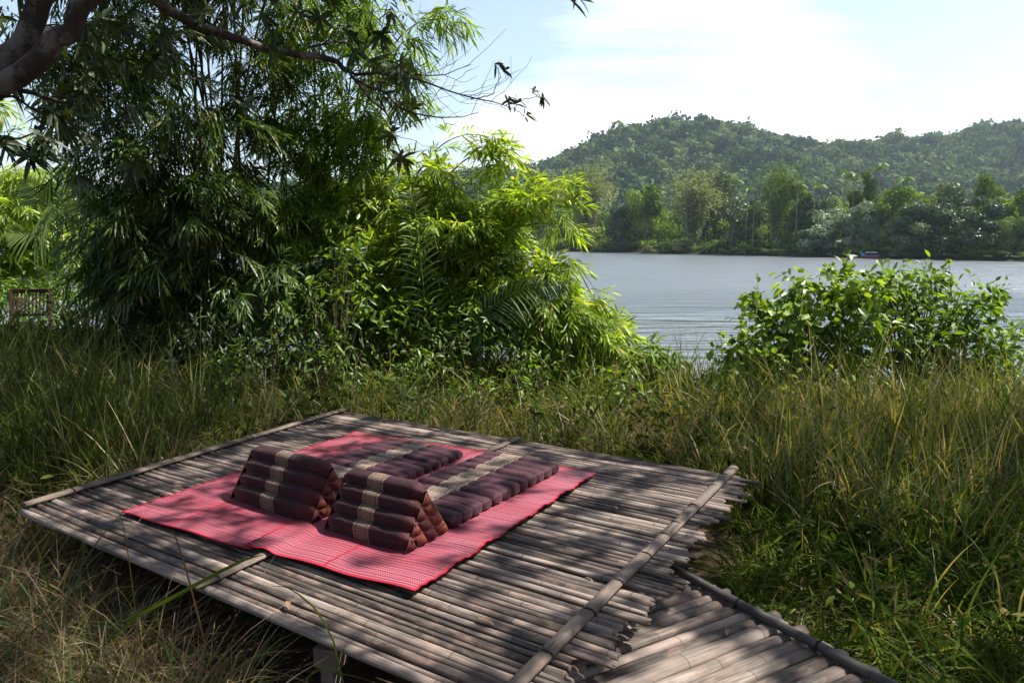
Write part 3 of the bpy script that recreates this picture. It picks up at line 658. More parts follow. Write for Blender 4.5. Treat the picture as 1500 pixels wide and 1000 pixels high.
def ball_leaves(mb,c,rad,n,Lr,Wr,up=.5,bend=(.1,.35),prof=prof_broad,shell=.5,fold=.25,nseg=3):
    u=rdir(n); p=np.asarray(c)+u*np.asarray(rad)*(rng.random((n,1))**(1/3*(1-shell)+.12))
    D=unit(u*[1,1,.4]+rng.normal(size=(n,3))*.55+[0,0,-.15]); N=unit(u*.35+[0,0,up]+rng.normal(size=(n,3))*.4)
    ribbons(mb,p,D,N,rng.uniform(*Lr,size=n),rng.uniform(*Wr,size=n),rng.uniform(*bend,size=n),nseg,prof,fold=fold); return p
def scatter(n,x0,x1,y0,y1,dens=None,margin=True):
    x=rng.uniform(x0,x1,n); y=rng.uniform(y0,y1,n); k=free(x,y)
    if dens is not None: k&=rng.random(n)<dens(x,y)
    return x[k],y[k]
# which side of the platform a point is on
def side_of(x,y,a,b): return (b[0]-a[0])*(y-a[1])-(b[1]-a[1])*(x-a[0])
mb=MB()
# right: a belt of tall green reeds
x,y=scatter(800,1.5,7.5,4.9,8.6,lambda x,y: np.clip(.25+.75*(vn(x,y,.7,11)>.45),0,1)*(y>4.6+.1*x)); tufts(mb,x,y,13,(.6,1.2),.014,.20,(.05,.7),nseg=6)
x,y=scatter(420,2.0,7.0,4.2,6.4,lambda x,y:np.clip(vn(x,y,.6,21)*1.6-.3,0,1)*(x>1.9)); tufts(mb,x,y,12,(.6,1.15),.013,.24,(.1,.8),nseg=6)
x,y=scatter(80,2.3,4.9,6.2,7.6); tufts(mb,x,y,6,(1.1,1.75),.011,.2,(.1,.6),nseg=8,rr=(.2,1))
x,y=scatter(150,1.7,5.4,3.3,5.2,lambda x,y:(x>1.5+.15*(5-y))); tufts(mb,x,y,4,(.5,1.1),.012,.22,(.05,.7),nseg=6)
x,y=scatter(90,1.7,6.0,4.9,6.8); tufts(mb,x,y,7,(1.0,1.7),.015,.14,(.05,.45),nseg=7)
# behind the platform
x,y=scatter(1500,-2.6,3.6,6.1,9.6,lambda x,y: (np.abs(x/y*F+750-985-10*np.sin(y*5))>75)*(side_of(x,y,BL,BR)>0)*(.4+.6*(vn(x,y,.6,12)>.4))); tufts(mb,x,y,11,(.45,1.15),.012,.26,(.1,.8),nseg=5)
# left of the platform
x,y=scatter(1100,-6.5,-1.3,4.0,9.0,lambda x,y: (side_of(x,y,FL,BL)>0)*(.35+.65*(vn(x,y,.8,13)>.45))); tufts(mb,x,y,11,(.5,1.2),.014,.20,(.1,.7),nseg=6)
x,y=scatter(170,-5.2,-2.6,4.9,7.2,lambda x,y:(side_of(x,y,FL,BL)>0)*1.0); tufts(mb,x,y,12,(1.0,1.6),.014,.16,(.05,.5),nseg=7,rr=(0,.75))
o=mb.obj('tall_grass',M['grass']); tag(o,'tall green grass standing round the platform','grass',kind='stuff')
mb=MB()
x,y=scatter(420,1.3,6.5,5.0,8.8,lambda x,y:(y>4.8+.05*x)*(.5+.5*(vn(x,y,.9,14)>.45))); tufts(mb,x,y,13,(.4,1.0),.009,.38,(.2,.9))
x,y=scatter(700,-2.4,3.4,6.0,9.4,lambda x,y:(side_of(x,y,BL,BR)>0)*((np.abs(x/y*F+750-985)>65)|(y<6.5))); tufts(mb,x,y,14,(.3,.85),.009,.45,(.2,.9))
x,y=scatter(1100,-6.0,-1.8,3.4,8.4,lambda x,y:(side_of(x,y,FL,BL)>0)*1.0); tufts(mb,x,y,11,(.35,.95),.009,.42,(.2,.9),rr=(.25,1))
x,y=scatter(900,-4.6,-1.05,2.0,4.2,lambda x,y:(side_of(x,y,FL,FR)<-.0)*(x<-1.15+.55*(2.9-y))); tufts(mb,x,y,16,(.35,.95),.007,.45,(.2,1.1),nseg=6,rr=(.15,1))
x,y=scatter(260,-4.6,-1.05,2.0,4.2,lambda x,y:(side_of(x,y,FL,FR)<-.0)*(x<-1.0+.55*(2.9-y))); tufts(mb,x,y,4,(.4,.95),.016,.3,(.2,.9),nseg=6,rr=(0,.35))
x,y=scatter(500,1.2,5.6,2.4,5.6); tufts(mb,x,y,7,(.12,.45),.008,.6,(.2,.9),rr=(.2,1))
x,y=scatter(200,-2.9,-.9,2.4,3.9,lambda x,y:(side_of(x,y,FL,FR)<0)*(x<-.75+.6*(2.7-y))); tufts(mb,x,y,12,(.3,.8),.007,.5,(.2,.9),nseg=6,rr=(.3,1))
o=mb.obj('dry_grass',M['grass_mix']); tag(o,'half dry straw coloured grass between the green blades','grass',kind='stuff')
mb=MB()   # low blades and leafy weeds near the ground
x,y=scatter(5200,.9,5.6,2.2,6.4,lambda x,y:.45+.55*(vn(x,y,.45,15)>.38)); tufts(mb,x,y,9,(.14,.50),.013,.6,(.2,.9),nseg=4,prof=prof_leaf)
x,y=scatter(900,-5.0,-.2,2.0,8.0,lambda x,y:.6+0*x); tufts(mb,x,y,9,(.10,.40),.009,.6,(.2,.8),nseg=3,prof=prof_leaf)
x,y=scatter(1300,-2.6,4.5,6.0,10.6,lambda x,y:((np.abs(x/y*F+750-985)>65)|(y<7))); tufts(mb,x,y,9,(.12,.45),.014,.7,(.2,.8),nseg=3,prof=prof_leaf)
x,y=scatter(2600,-9.5,2.0,8.0,10.4); tufts(mb,x,y,9,(.35,.95),.035,.45,(.2,.8),nseg=4,prof=prof_leaf)
for n_,x0,x1,y0,y1,hh in ((420,-2.6,4.0,6.0,9.2,.55),(260,1.5,5.4,3.2,6.6,.30),(260,-5.5,-1.6,4.0,8.0,.45)):
    x,y=scatter(n_,x0,x1,y0,y1,lambda x,y:((np.abs(x/y*F+750-985)>60)|(y<6.8)))
    for a_,b_ in zip(x,y): ball_leaves(mb,(a_,b_,float(ground(a_,b_))+rng.uniform(.08,hh)),(.14,.14,.12),13,(.05,.10),(.018,.038),prof=prof_leaf,fold=.2)
o=mb.obj('ground_weeds',M['weed']); tag(o,'low leafy green weeds covering the soil','weeds',kind='stuff')
mb=MB()   # fallen leaves and dry stalks
x,y=scatter(7500,-4,4.8,2.0,7,None); xx=rng.uniform(-3,1.6,900); yy_=rng.uniform(2.0,5.5,900); x=np.concatenate([x,xx]); y=np.concatenate([y,yy_]); k=len(x)
xc=rng.normal(1.9,.5,1500); yc=rng.normal(4.2,.4,1500); kk=free(xc,yc); x=np.concatenate([x,xc[kk]]); y=np.concatenate([y,yc[kk]]); k=len(x)
D=rdir(k)*[1,1,.25]; P=np.stack([x,y,ground(x,y)+rng.uniform(.005,.05,k)],1); ribbons(mb,P,D,rdir(k)*.5+[0,0,1],rng.uniform(.03,.10,k),rng.uniform(.003,.016,k),rng.uniform(-.2,.2,k),3)
o=mb.obj('leaf_litter',M['litter']); tag(o,'brown fallen leaves and straw lying on the soil','leaf litter',kind='stuff')
# a few long loose blades in front of the platform edge
def single(name,label,cat,pts,wd_,mat,ph=0):
    mb=MB(); p=curve_pts(pts,10); T=np.gradient(p,axis=0); S_=unit(np.cross(T,[0.2,1,0.3]))
    t=np.linspace(0,1,10); w_=wd_*np.clip(np.sin(math.pi*(t*.9+.08)),.05,1)[:,None]*.5
    V=np.concatenate([p-S_*w_,p+S_*w_]); mb.add(V,[[i,10+i,11+i,i+1] for i in range(9)],r=.55); o=mb.obj(name,mat,smooth=True); tag(o,label,cat); return o
gz=lambda p:[p[0],p[1],float(ground(p[0],p[1]))-.02]
single('grass_stalk','long green blade arching from the dry grass over the front left edge of the platform','grass blade',[gz(at(100,1010,2.9)),at(170,925,2.9),at(265,868,2.85),at(352,822,2.8),at(388,812,2.8)],.017,M['weed'])
single('grass_stalk','yellow green blade rising across the platform front above the timber block','grass blade',[gz(at(520,1040,2.35)),at(498,975,2.35),at(468,900,2.35),at(425,862,2.3),at(398,858,2.3)],.009,M['weed'])
single('grass_stalk','thin blade bowing over the litter below the timber block','grass blade',[gz(at(420,1010,2.5)),at(450,992,2.5),at(500,986,2.45),at(560,1002,2.4)],.008,M['weed'])
single('grass_stalk','dry upright stem reaching up before the left mat corner','grass stem',[gz(at(330,1010,2.6)),at(290,900,2.6),at(262,800,2.6),at(250,775,2.6)],.009,M['litter'])
single('grass_stalk','pale thin stem leaning before the far left poles','grass stem',[gz(at(215,1010,2.8)),at(186,800,2.8),at(170,738,2.8)],.005,M['litter'])

# ------------------------------------------------------------------ bamboo
def sprays(mb, P, H, Lf=(.12,.21), W=.019, nl=9, twig=.26, dr=.30):
    """each spray: a short drooping twig with long pointed leaves fanning from it"""
    k=len(P); H=unit(H); side=unit(np.cross(H,[0,0,1.])+rng.normal(size=(k,3))*.25); up=np.cross(side,H)
    for j in range(nl):
        f=j/(nl-1); sgn=1 if j%2 else -1
        t=(.15+.85*f)*twig; base=P+H*t+np.array([0,0,-.5])*t*t/twig*.6
        ang=(1-f)*rng.uniform(.6,1.15,k)+f*rng.uniform(0,.35,k)
        D=H*np.cos(ang)[:,None]+side*(sgn*np.sin(ang))[:,None]+np.array([0,0,-dr])+up*rng.normal(size=(k,1))*.28
        L=rng.uniform(*Lf,size=k)*(.75+.5*math.sin(math.pi*min(1,f+.25)))
        N=up+rng.normal(size=(k,3))*.35
        ribbons(mb,base,D,N,L,W*rng.uniform(.75,1.2,k),rng.uniform(.10,.45,k),3,prof_leaf)
def bez(a,b,c,n): t=np.linspace(0,1,n)[:,None]; return (1-t)**2*a+2*t*(1-t)*b+t*t*c
def bamboo(name,label,base,tips,blobs,mat,group=None,W=.019,Lf=(.12,.21),culm_r=.016,maxc=None,nspr=6,dr=.30):
    """blobs: (centre, radii, count) clusters of foliage; each cluster hangs on a branch from the nearest culm"""
    t=empty(name,(float(base[0]),float(base[1]),float(ground(base[0],base[1])))); tag(t,label,'bamboo',group); bpy.context.view_layer.update()
    cp=[]; tipc=[]
    for tp in tips:
        tp=np.asarray(tp,float); b0=base+rng.normal(size=3)*[.22,.22,0]; b0[2]=float(ground(b0[0],b0[1]))-.05
        ctrl=b0*.35+tp*.65; ctrl[:2]=b0[:2]*.72+tp[:2]*.28; ctrl[2]=max(tp[2],b0[2])+.12*abs(tp[2]-b0[2])
        pts=bez(b0,ctrl,tp,22); mb=MB(); rad=np.linspace(culm_r,.004,22)*rng.uniform(.8,1.15)
        rad[::2]*=1.12; tube(mb,pts,rad,7); o=mb.obj('culm',M['culm'],t,True); to_local(o,t); cp.append(pts[4:]); tipc.append(pts)
    cp=np.concatenate(cp); mf=MB(); mbb=mf; SP=[];SH=[]
    for (c,rad,n) in blobs:
        u=rdir(n)*(rng.random((n,1))**.45); pts=np.asarray(c)+u*np.asarray(rad)
        for p in pts:
            d=np.linalg.norm((cp-p)*[1,1,1.1],axis=1); d=d+ (cp[:,2]>p[2]+.3)*.5; a=cp[np.argmin(d)]
            if np.linalg.norm(a-p)>2.2: a=p+unit(a-p)*1.2
            m=(a+p)/2+[0,0,.12*np.linalg.norm(p-a)]; br=bez(a,m,p,6); tube(mbb,br,np.linspace(.005,.0015,6),3,False)
            out_=unit((p-a)*[1,1,.4]+rng.normal(size=3)*.2)
            for q_ in range(nspr):
                f=rng.uniform(.45,1); i=min(4,int(f*5)); bp=br[i]+(br[i+1]-br[i])*(f*5-i)
                h=out_+rng.normal(size=3)*[.8,.8,.45]+[0,0,.1-dr*1.5]; SP.append(bp); SH.append(h)
    for pts in tipc:
        for q_ in range(16):
            f=.55+.45*q_/12; i=min(len(pts)-2,int(f*(len(pts)-1))); dd=unit(pts[i+1]-pts[i]); SP.append(pts[i]+(pts[i+1]-pts[i])*rng.random()); SH.append(dd*.7+rng.normal(size=3)*[.5,.5,.3]+[0,0,-.1])
    nbr=sum(len(q_) for q_ in mf.Q)
    sprays(mf,np.array(SP),np.array(SH),Lf,W,dr=dr)
    o=mf.obj('foliage',mat,t); o.data.materials.append(M['culm']); mi=np.zeros(len(o.data.polygons),np.int32); mi[:nbr]=1; o.data.polygons.foreach_set('material_index',mi); to_local(o,t); return t
def B(px,py,d,rx,rz,ry,n):           # foliage ball: centre by photo place and distance, radii across / up / deep (metres)
    return (at(px,py,d),(rx,ry,rz),n)
base1=np.array([-3.35,8.6,-.3])
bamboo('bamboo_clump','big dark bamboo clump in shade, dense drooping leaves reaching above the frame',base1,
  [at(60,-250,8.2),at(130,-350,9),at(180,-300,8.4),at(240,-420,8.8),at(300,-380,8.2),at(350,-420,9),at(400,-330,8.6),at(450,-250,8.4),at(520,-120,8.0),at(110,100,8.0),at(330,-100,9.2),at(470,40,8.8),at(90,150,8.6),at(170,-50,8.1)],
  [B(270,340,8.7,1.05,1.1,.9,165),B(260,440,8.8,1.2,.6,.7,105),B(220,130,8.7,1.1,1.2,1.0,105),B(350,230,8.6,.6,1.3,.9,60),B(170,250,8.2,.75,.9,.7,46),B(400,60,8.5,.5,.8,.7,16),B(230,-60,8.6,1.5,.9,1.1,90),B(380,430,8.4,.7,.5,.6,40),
   B(160,400,8.8,.7,.6,.6,60),B(120,60,8.4,.8,.8,.8,46),B(300,-260,8.8,2.2,1.0,1.3,110),B(540,10,8.0,.4,.4,.5,4)],M['bam_shade_tint'],'bamboo clumps on the near bank')
base2=np.array([-1.3,9.4,-.5])
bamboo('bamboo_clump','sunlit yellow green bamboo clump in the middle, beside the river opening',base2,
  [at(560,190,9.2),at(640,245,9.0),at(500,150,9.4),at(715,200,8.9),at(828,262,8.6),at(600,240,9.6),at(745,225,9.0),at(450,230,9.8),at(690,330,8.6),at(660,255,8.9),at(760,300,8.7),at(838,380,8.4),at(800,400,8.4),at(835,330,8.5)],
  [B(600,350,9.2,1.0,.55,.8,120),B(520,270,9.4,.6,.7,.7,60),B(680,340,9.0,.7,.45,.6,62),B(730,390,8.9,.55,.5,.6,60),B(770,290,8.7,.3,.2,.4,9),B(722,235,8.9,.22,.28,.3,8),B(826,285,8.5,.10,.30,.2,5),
   B(560,430,9.1,1.1,.5,.7,120),B(680,460,8.8,1.0,.45,.6,120),B(520,490,9.2,1.1,.4,.6,80),B(790,450,8.4,.4,.38,.4,26),B(815,400,8.5,.28,.22,.3,8),B(620,275,9.1,.5,.3,.5,22),B(860,480,8.4,.4,.25,.3,16)],M['bam_sun_tint'],'bamboo clumps on the near bank',W=.023,dr=.12)
bamboo('bamboo_clump','tall airy light green bamboo rising above the frame right of the shaded clump',np.array([-2.3,10.0,-.5]),
  [at(430,-100,9.4),at(470,-200,9.8),at(520,-60,9.2),at(575,-30,9.0),at(610,60,8.8),at(480,90,9.6),at(550,90,9.2),at(655,30,8.7),at(420,60,9.8)],
  [B(440,60,9.4,.8,.8,.7,40),B(430,190,9.3,.6,.8,.7,44),B(545,50,9.1,.55,.6,.5,20),B(530,170,9.2,.5,.6,.5,22),B(600,120,9.0,.35,.5,.4,8),B(635,20,8.8,.3,.35,.3,5),B(440,330,9.0,.6,.7,.7,56),B(460,-40,9.4,.9,.4,.6,26),B(470,430,8.8,.6,.5,.6,36)],M['bam_half_sun_tint'],'bamboo clumps on the near bank',W=.021,dr=.30)
base3=np.array([.6,9.4,-.8])
bamboo('bamboo_clump','low bright bamboo spreading over the water edge behind the grass',base3,
  [at(880,455,8.8),at(820,440,8.6),at(910,490,8.9),at(945,520,8.8),at(760,470,8.6)],
  [B(800,480,8.6,.6,.28,.5,42),B(880,500,8.8,.5,.25,.4,34),B(925,522,8.8,.28,.14,.4,9),B(845,540,8.4,.7,.25,.4,34)],M['bam_sun_tint'],'bamboo clumps on the near bank',culm_r=.008,nspr=5,dr=.12)
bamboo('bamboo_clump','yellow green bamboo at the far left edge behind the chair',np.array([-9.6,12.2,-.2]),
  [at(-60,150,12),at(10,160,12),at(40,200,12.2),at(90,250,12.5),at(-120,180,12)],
  [B(-20,280,12,1.3,.85,1.0,90),B(60,330,12.3,.9,.7,.8,60),B(0,400,12,1.0,.5,.8,50),B(130,370,12.6,.9,.6,.7,45)],M['bam_sun_tint'],'bamboo clumps on the near bank',W=.026,Lf=(.15,.26))

# ------------------------------------------------------------------ shrubs
def shrub(name,label,cat,base,balls,mat,Lr,Wr,group=None,prof=prof_broad,stems=True,density=1.0,sub=.30,twigm='twig',tips=0):
    """balls (centre, radii, leaves): each is broken into small uneven leaf clumps carried on stems"""
    base=np.asarray(base,float); t=empty(name,tuple(float(v) for v in base)); tag(t,label,cat,group); bpy.context.view_layer.update()
    mf=MB(); ms=MB()
    for (c,rad,n) in balls:
        nc=max(3,int(n/28)); rr=np.asarray(rad)
        cc=np.asarray(c)+rdir(nc)*rr*(rng.random((nc,1))**.4)
        for q_ in cc:
            s_=rng.uniform(.6,1.25)*sub; ball_leaves(mf,q_,np.minimum(rr,s_),int(28*density*rng.uniform(.6,1.4)),Lr,Wr,prof=prof)
            m=base*.45+q_*.55; m[:2]=base[:2]*.6+q_[:2]*.4; tube(ms,bez(base+rng.normal(size=3)*.06*np.array([1,1,0]),m,q_,7)+rng.normal(size=(7,3))*.008,np.linspace(.014,.003,7)*(1+.3*rng.random()),4,False)
    for _ in range(tips):                                  # loose shoots that stand out of the crown
        c,rad,n=balls[rng.integers(0,len(balls))]; u=unit(rng.normal(size=3)+[0,-.2,.5]); a=np.asarray(c)+u*np.asarray(rad)*.8; e=a+unit(u+[0,0,.3])*rng.uniform(.15,.42)
        pts=curve_pts([a-u*.1,(a+e)/2+rng.normal(size=3)*.02,e],6); tube(ms,pts,np.linspace(.004,.0015,6),4,False)
        k=8; f=np.linspace(.15,1,k)*4.99; i=f.astype(int); q_=pts[i]+(pts[i+1]-pts[i])*(f-i)[:,None]; D=unit(u+rng.normal(size=(k,3))*.7)
        ribbons(mf,q_,D,rng.normal(size=(k,3))*.4+[0,0,1],rng.uniform(*Lr,size=k)*np.linspace(1,.6,k),rng.uniform(*Wr,size=k)*np.linspace(1,.6,k),rng.uniform(.1,.4,k),3,prof,fold=.25)
    o=ms.obj('stem',M[twigm],t); to_local(o,t); o=mf.obj('foliage',mat,t); to_local(o,t); return t
def gp(x,y,dz=-.03): return (x,y,float(ground(x,y))+dz)
shrub('broadleaf_bush','bush with round bright leaves, left part of the greenery before the river at right','bush',gp(3.1,8.3),
  [B(1180,430,8.2,.30,.22,.3,220),B(1235,415,8.2,.35,.22,.35,300),B(1160,470,8.1,.38,.28,.35,380),B(1240,480,8.2,.5,.35,.4,600),B(1140,530,8.0,.42,.22,.35,360),B(1085,515,7.9,.30,.16,.3,260),B(1062,556,7.9,.13,.09,.2,60),B(1100,560,7.9,.35,.2,.3,260),B(1210,555,8.1,.6,.25,.4,480),B(1115,445,8.1,.10,.10,.15,18)],M['broad'],(.08,.14),(.06,.10),'bushes on the near bank at right',sub=.22,density=.72,tips=26)
shrub('leafy_bush','dense leafy bush with narrower leaves at the right edge before the river','bush',gp(4.7,8.5),
  [B(1330,430,8.5,.45,.26,.4,560),B(1400,450,8.5,.42,.30,.4,560),B(1300,500,8.4,.55,.4,.45,800),B(1390,520,8.4,.6,.42,.45,950),B(1455,530,8.5,.35,.35,.4,600),B(1480,600,8.2,.4,.35,.4,520),B(1400,600,8.3,.6,.3,.4,450),B(1500,500,8.6,.2,.14,.3,60),B(1340,580,8.2,.6,.25,.4,300),B(1290,420,8.5,.25,.2,.3,110),B(1375,405,8.5,.10,.10,.15,20),B(1455,440,8.6,.08,.06,.1,8)],M['shrub'],(.085,.15),(.036,.06),'bushes on the near bank at right',sub=.24,density=.72,tips=34)
shrub('sapling','dark leafy sapling standing before the bright bamboo, behind the platform','sapling',gp(-1.95,7.9),
  [B(490,410,7.9,.38,.36,.35,230),B(520,360,7.9,.25,.26,.3,110),B(460,480,7.8,.4,.3,.4,220),B(550,450,7.9,.32,.3,.35,160),B(500,520,7.8,.5,.25,.4,220)],M['shrub'],(.07,.12),(.025,.045),density=.8,prof=prof_leaf)
shrub('sapling','light green shrub behind the platform back edge, under the bright bamboo','sapling',gp(-.5,8.2),
  [B(640,480,8.2,.5,.3,.4,320),B(720,500,8.2,.5,.28,.4,320),B(600,530,8.1,.5,.25,.4,240),B(780,540,8.1,.6,.2,.35,220),B(850,568,8.2,.35,.14,.35,110)],M['shrub'],(.06,.11),(.02,.035),prof=prof_leaf)
for lb,px_,py_,d_,mt_ in (('weedy leaf clump behind the left back corner of the platform',330,545,7.6,'shrub'),('weedy leaf clump behind the back corner where two edges meet',455,560,7.5,'shrub'),('leafy weed clump behind the platform, below the upright palm frond',590,560,7.6,'shrub'),('leafy weed clump behind the platform, below the drooping palm frond',735,575,7.4,'shrub'),('leafy weed clump behind the platform, below the water opening',880,600,7.2,'shrub')):
    q_=at(px_,py_,d_); shrub('weed_clump',lb,'weeds',gp(q_[0],q_[1]),[B(px_,py_,d_,.42,.20,.25,170),B(px_+30,py_-28,d_,.2,.16,.2,60)],M[mt_],(.05,.10),(.018,.035),'leafy weed clumps behind the platform',prof=prof_leaf,sub=.18,tips=6)
shrub('seedling_tree','small plant with finger like leaves at the left tip of the visible water','sapling',gp(1.75,8.6),
  [B(952,510,8.5,.20,.13,.2,70),B(985,530,8.5,.14,.05,.15,30),B(930,578,8.4,.12,.08,.2,26)],M['shrub'],(.13,.2),(.03,.045),prof=prof_leaf,sub=.15)
shrub('undergrowth_shrub','green brown shrub in dappled sun right of the garden chair','bush',gp(-5.6,9.6),
  [B(110,440,9.6,.55,.45,.4,420),B(60,520,9.3,.5,.3,.4,260),B(150,380,9.8,.45,.4,.4,260)],M['shrub'],(.05,.09),(.022,.04))
shrub('undergrowth_shrub','dark undergrowth shrub beneath the big shaded bamboo','bush',gp(-3.5,8.0),
  [B(330,500,8.0,.7,.35,.4,420),B(240,510,8.1,.7,.3,.4,360),B(410,540,7.8,.6,.25,.4,300)],M['mango'],(.06,.11),(.02,.035),prof=prof_leaf)

for lb,gx,gy,bl,mt in (('wall of undergrowth behind the big shaded bamboo',-4.6,10.6,[B(150,460,10.6,1.0,.55,.5,700),B(270,450,10.6,1.0,.6,.5,700),B(390,450,10.6,1.0,.6,.5,700),B(200,560,10.2,1.6,.4,.5,500),B(380,560,10.2,1.6,.4,.5,500)],'shrub'),
    ('undergrowth behind the middle bright bamboo down to the water',-1.4,10.8,[B(500,450,10.8,1.0,.55,.5,650),B(620,450,10.8,1.0,.55,.5,650),B(720,470,10.6,.75,.4,.5,500),B(560,560,10.2,1.6,.35,.5,500),B(760,550,10.2,.9,.3,.5,350)],'shrub'),
    ('mixed undergrowth behind the garden chair',-8.2,11.2,[B(20,450,11.2,1.0,.5,.5,1100),B(-60,400,11.4,.9,.8,.5,500),B(60,550,10.4,1.2,.4,.5,400)],'shrub')):
    shrub('undergrowth_shrub',lb,'bush',gp(gx,gy),bl,M[mt],(.07,.13),(.03,.05),'undergrowth at the water edge')
for lb,cx_,cy2,hh in (('unseen dense tree added left of the clearing to block sky light',-9.5,4.5,7.5),('unseen dense tree added behind the photographer at left to block sky light',-6.5,-3.5,8),('unseen dense tree added behind the photographer to block sky light',-.5,-6.5,8.5),('unseen dense tree added behind the photographer at right to block sky light',5.5,-5.5,8),('unseen dense tree added right of the clearing to block sky light',10.5,1.5,7)):
    b_=np.array(gp(cx_,cy2)); bl=[(b_+np.array([rng.normal()*1.3,rng.normal()*1.3,hh*z_]),(1.7,1.7,1.3),900) for z_ in (.2,.32,.45,.58,.7,.82,.95)]
    shrub('sky_blocking_tree',lb,'tree',b_,bl,M['mango'],(.22,.34),(.10,.16),'added unseen trees that block sky light',sub=.6)  # added unseen trees: they cut the sky light and deepen the shade
# ------------------------------------------------------------------ palms
def frond(mb,ms,pts,nleaf,Ll,W,droop=.25,vee=.9,plane=None):
    p=curve_pts(pts,16); tube(ms,p,np.linspace(.010,.002,16),5)
    T=unit(np.gradient(p,axis=0)); f=np.linspace(.12,.99,nleaf); idx=f*15; i=np.minimum(idx.astype(int),14); fr=(idx-i)[:,None]
    q_=p[i]*(1-fr)+p[i+1]*fr; Tt=T[i]; 
    ref=np.asarray(plane if plane is not None else (0,0,1.)); S_=unit(np.cross(Tt,ref)); 
    Lf=Ll*np.clip(np.sin(math.pi*(f*.8+.17)),.2,1)
    for sg in (-1,1):
        D=unit(S_*sg+Tt*vee+rng.normal(size=(nleaf,3))*.06); ribbons(mb,q_,D,np.broadcast_to(ref,(nleaf,3))+rng.normal(size=(nleaf,3))*.15,Lf*rng.uniform(.92,1.05,nleaf),W,droop*rng.uniform(.6,1.4,nleaf),4,prof_leaf,r=np.full(nleaf,rng.random()*.6+.2)+rng.random(nleaf)*.15,fold=.2)
def palm(label,base,fronds,mat='palm',group='small palms in the undergrowth'):
    t=empty('palm',tuple(float(v) for v in base)); tag(t,label,'palm',group); bpy.context.view_layer.update()
    for pts,n,L,W,dr,pl in fronds:
        mb=MB(); frond(mb,mb,pts,n,L,W,dr,plane=pl); o=mb.obj('frond',M[mat],t); to_local(o,t); pass
b=np.array(gp(-1.05,8.4)); 
palm('palm with one upright feathered frond in the bright bamboo',b,[([b,at(628,520,8.3),at(618,400,8.1),at(606,300,8.0),at(596,285,8.0)],44,.34,.017,.35,(.3,-1,.2)),([b,at(640,540,8.3),at(560,470,8.2),at(505,455,8.1)],30,.28,.015,.3,None)])
b=np.array(gp(-.1,8.2))
palm('palm with a dark drooping comb like frond hanging left of the water',b,[([b,at(690,500,8.2),at(720,450,8.1),at(780,420,7.9),at(830,415,7.8)],38,.36,.018,.5,(.1,-.9,.4)),([b,at(700,540,8.2),at(668,480,8.3),at(650,455,8.4)],26,.3,.016,.3,None)],'palm')
b=np.array(gp(-7.6,11.6))
palm('pale palm with fan of upright fronds behind the garden chair at the far left',b,[([b,at(85,350,11.4),at(70,300,11.3),at(35,262,11.2)],36,.6,.035,.3,(0,-1,.2)),([b,at(88,350,11.4),at(92,290,11.4),at(100,245,11.4)],36,.6,.035,.3,(0,-1,.2)),([b,at(90,350,11.4),at(112,310,11.4),at(140,290,11.4)],32,.5,.03,.3,(0,-1,.2)),([b,at(80,370,11.4),at(50,345,11.2),at(10,340,11)],32,.5,.03,.3,(0,-1,.2))])

# ------------------------------------------------------------------ the mango tree whose limbs enter at the upper left
mango=empty('mango_tree',gp(-4.35,4.5)); tag(mango,'lichen spotted tree leaning in at the upper left corner, its branches overhead','tree'); bpy.context.view_layer.update()
def limb(pts,r0,r1,n=16,nm='limb',par=None,jit=.008,sides=12,mat='bark'):
    mb=MB(); p=curve_pts(pts,n,jit); tube(mb,p,np.linspace(r0,r1,n),sides,rough=.03); o=mb.obj(nm,M[mat],mango,True); to_local(o,mango); return p
tb=np.array(gp(-4.35,4.5,-.2)); fork=at(-55,165,4.55)
limb([tb,[-4.15,4.5,.8],at(-190,330,4.5),fork],.21,.15,18,'trunk')
limb([fork,at(10,95,4.5),at(48,30,4.5),at(75,-60,4.55),at(120,-260,4.9),[-2.3,5.4,4.9]],.080,.045,18)
limb([fork,at(30,105,4.4),at(90,55,4.4),at(130,0,4.4),at(200,-110,4.5),at(330,-260,4.9),[-.9,5.6,4.8]],.070,.036,20)
long_=limb([at(130,-90,4.45),at(180,-30,4.6),at(232,2,4.8),at(292,38,5.0),at(350,58,5.2),at(420,78,5.4),at(480,86,5.6),at(512,104,5.7)],.040,.018,26,'branch')
limb([fork+[.0,.02,-.05],at(0,128,4.6),at(30,132,4.6),at(80,148,4.7),at(110,142,4.8),at(135,118,4.9)],.016,.005,16,'branch',sides=6,jit=.005)
limb([fork,at(10,140,4.6),at(50,160,4.6),at(92,172,4.65),at(122,150,4.7)],.010,.004,12,'branch',sides=6,jit=.005)
limb([at(-60,190,4.5),at(0,200,4.5),at(30,203,4.5),at(56,190,4.5)],.012,.004,10,'branch',sides=6,jit=.005)
J=at(512,104,5.7)
br=[([J,at(520,110,5.7),at(560,108,5.8),at(600,115,5.9),at(650,130,6.0),at(700,146,6.1),at(740,155,6.2)],.013,.004),
    ([J,at(525,122,5.7),at(568,140,5.7),at(585,156,5.7),at(620,170,5.75),at(655,173,5.8),at(700,165,5.8)],.014,.003),
    ([J,at(520,118,5.6),at(545,148,5.5),at(568,172,5.4),at(576,200,5.4),at(574,238,5.4)],.012,.003),
    ([at(450,70,5.5),at(500,62,5.7),at(530,82,5.9),at(580,100,6.0),at(640,112,6.1),at(690,95,6.2)],.010,.003),
    ([at(740,155,6.2),at(762,148,6.2),at(785,142,6.2)],.004,.003),([at(740,155,6.2),at(760,165,6.2),at(768,170,6.2)],.004,.003),([at(690,145,6.1),at(720,138,6.1),at(734,112,6.1)],.005,.003),
    ([at(530,82,5.9),at(540,50,5.8),at(545,20,5.7)],.007,.003),([at(560,108,5.8),at(590,120,5.7),at(600,135,5.7)],.005,.003)]
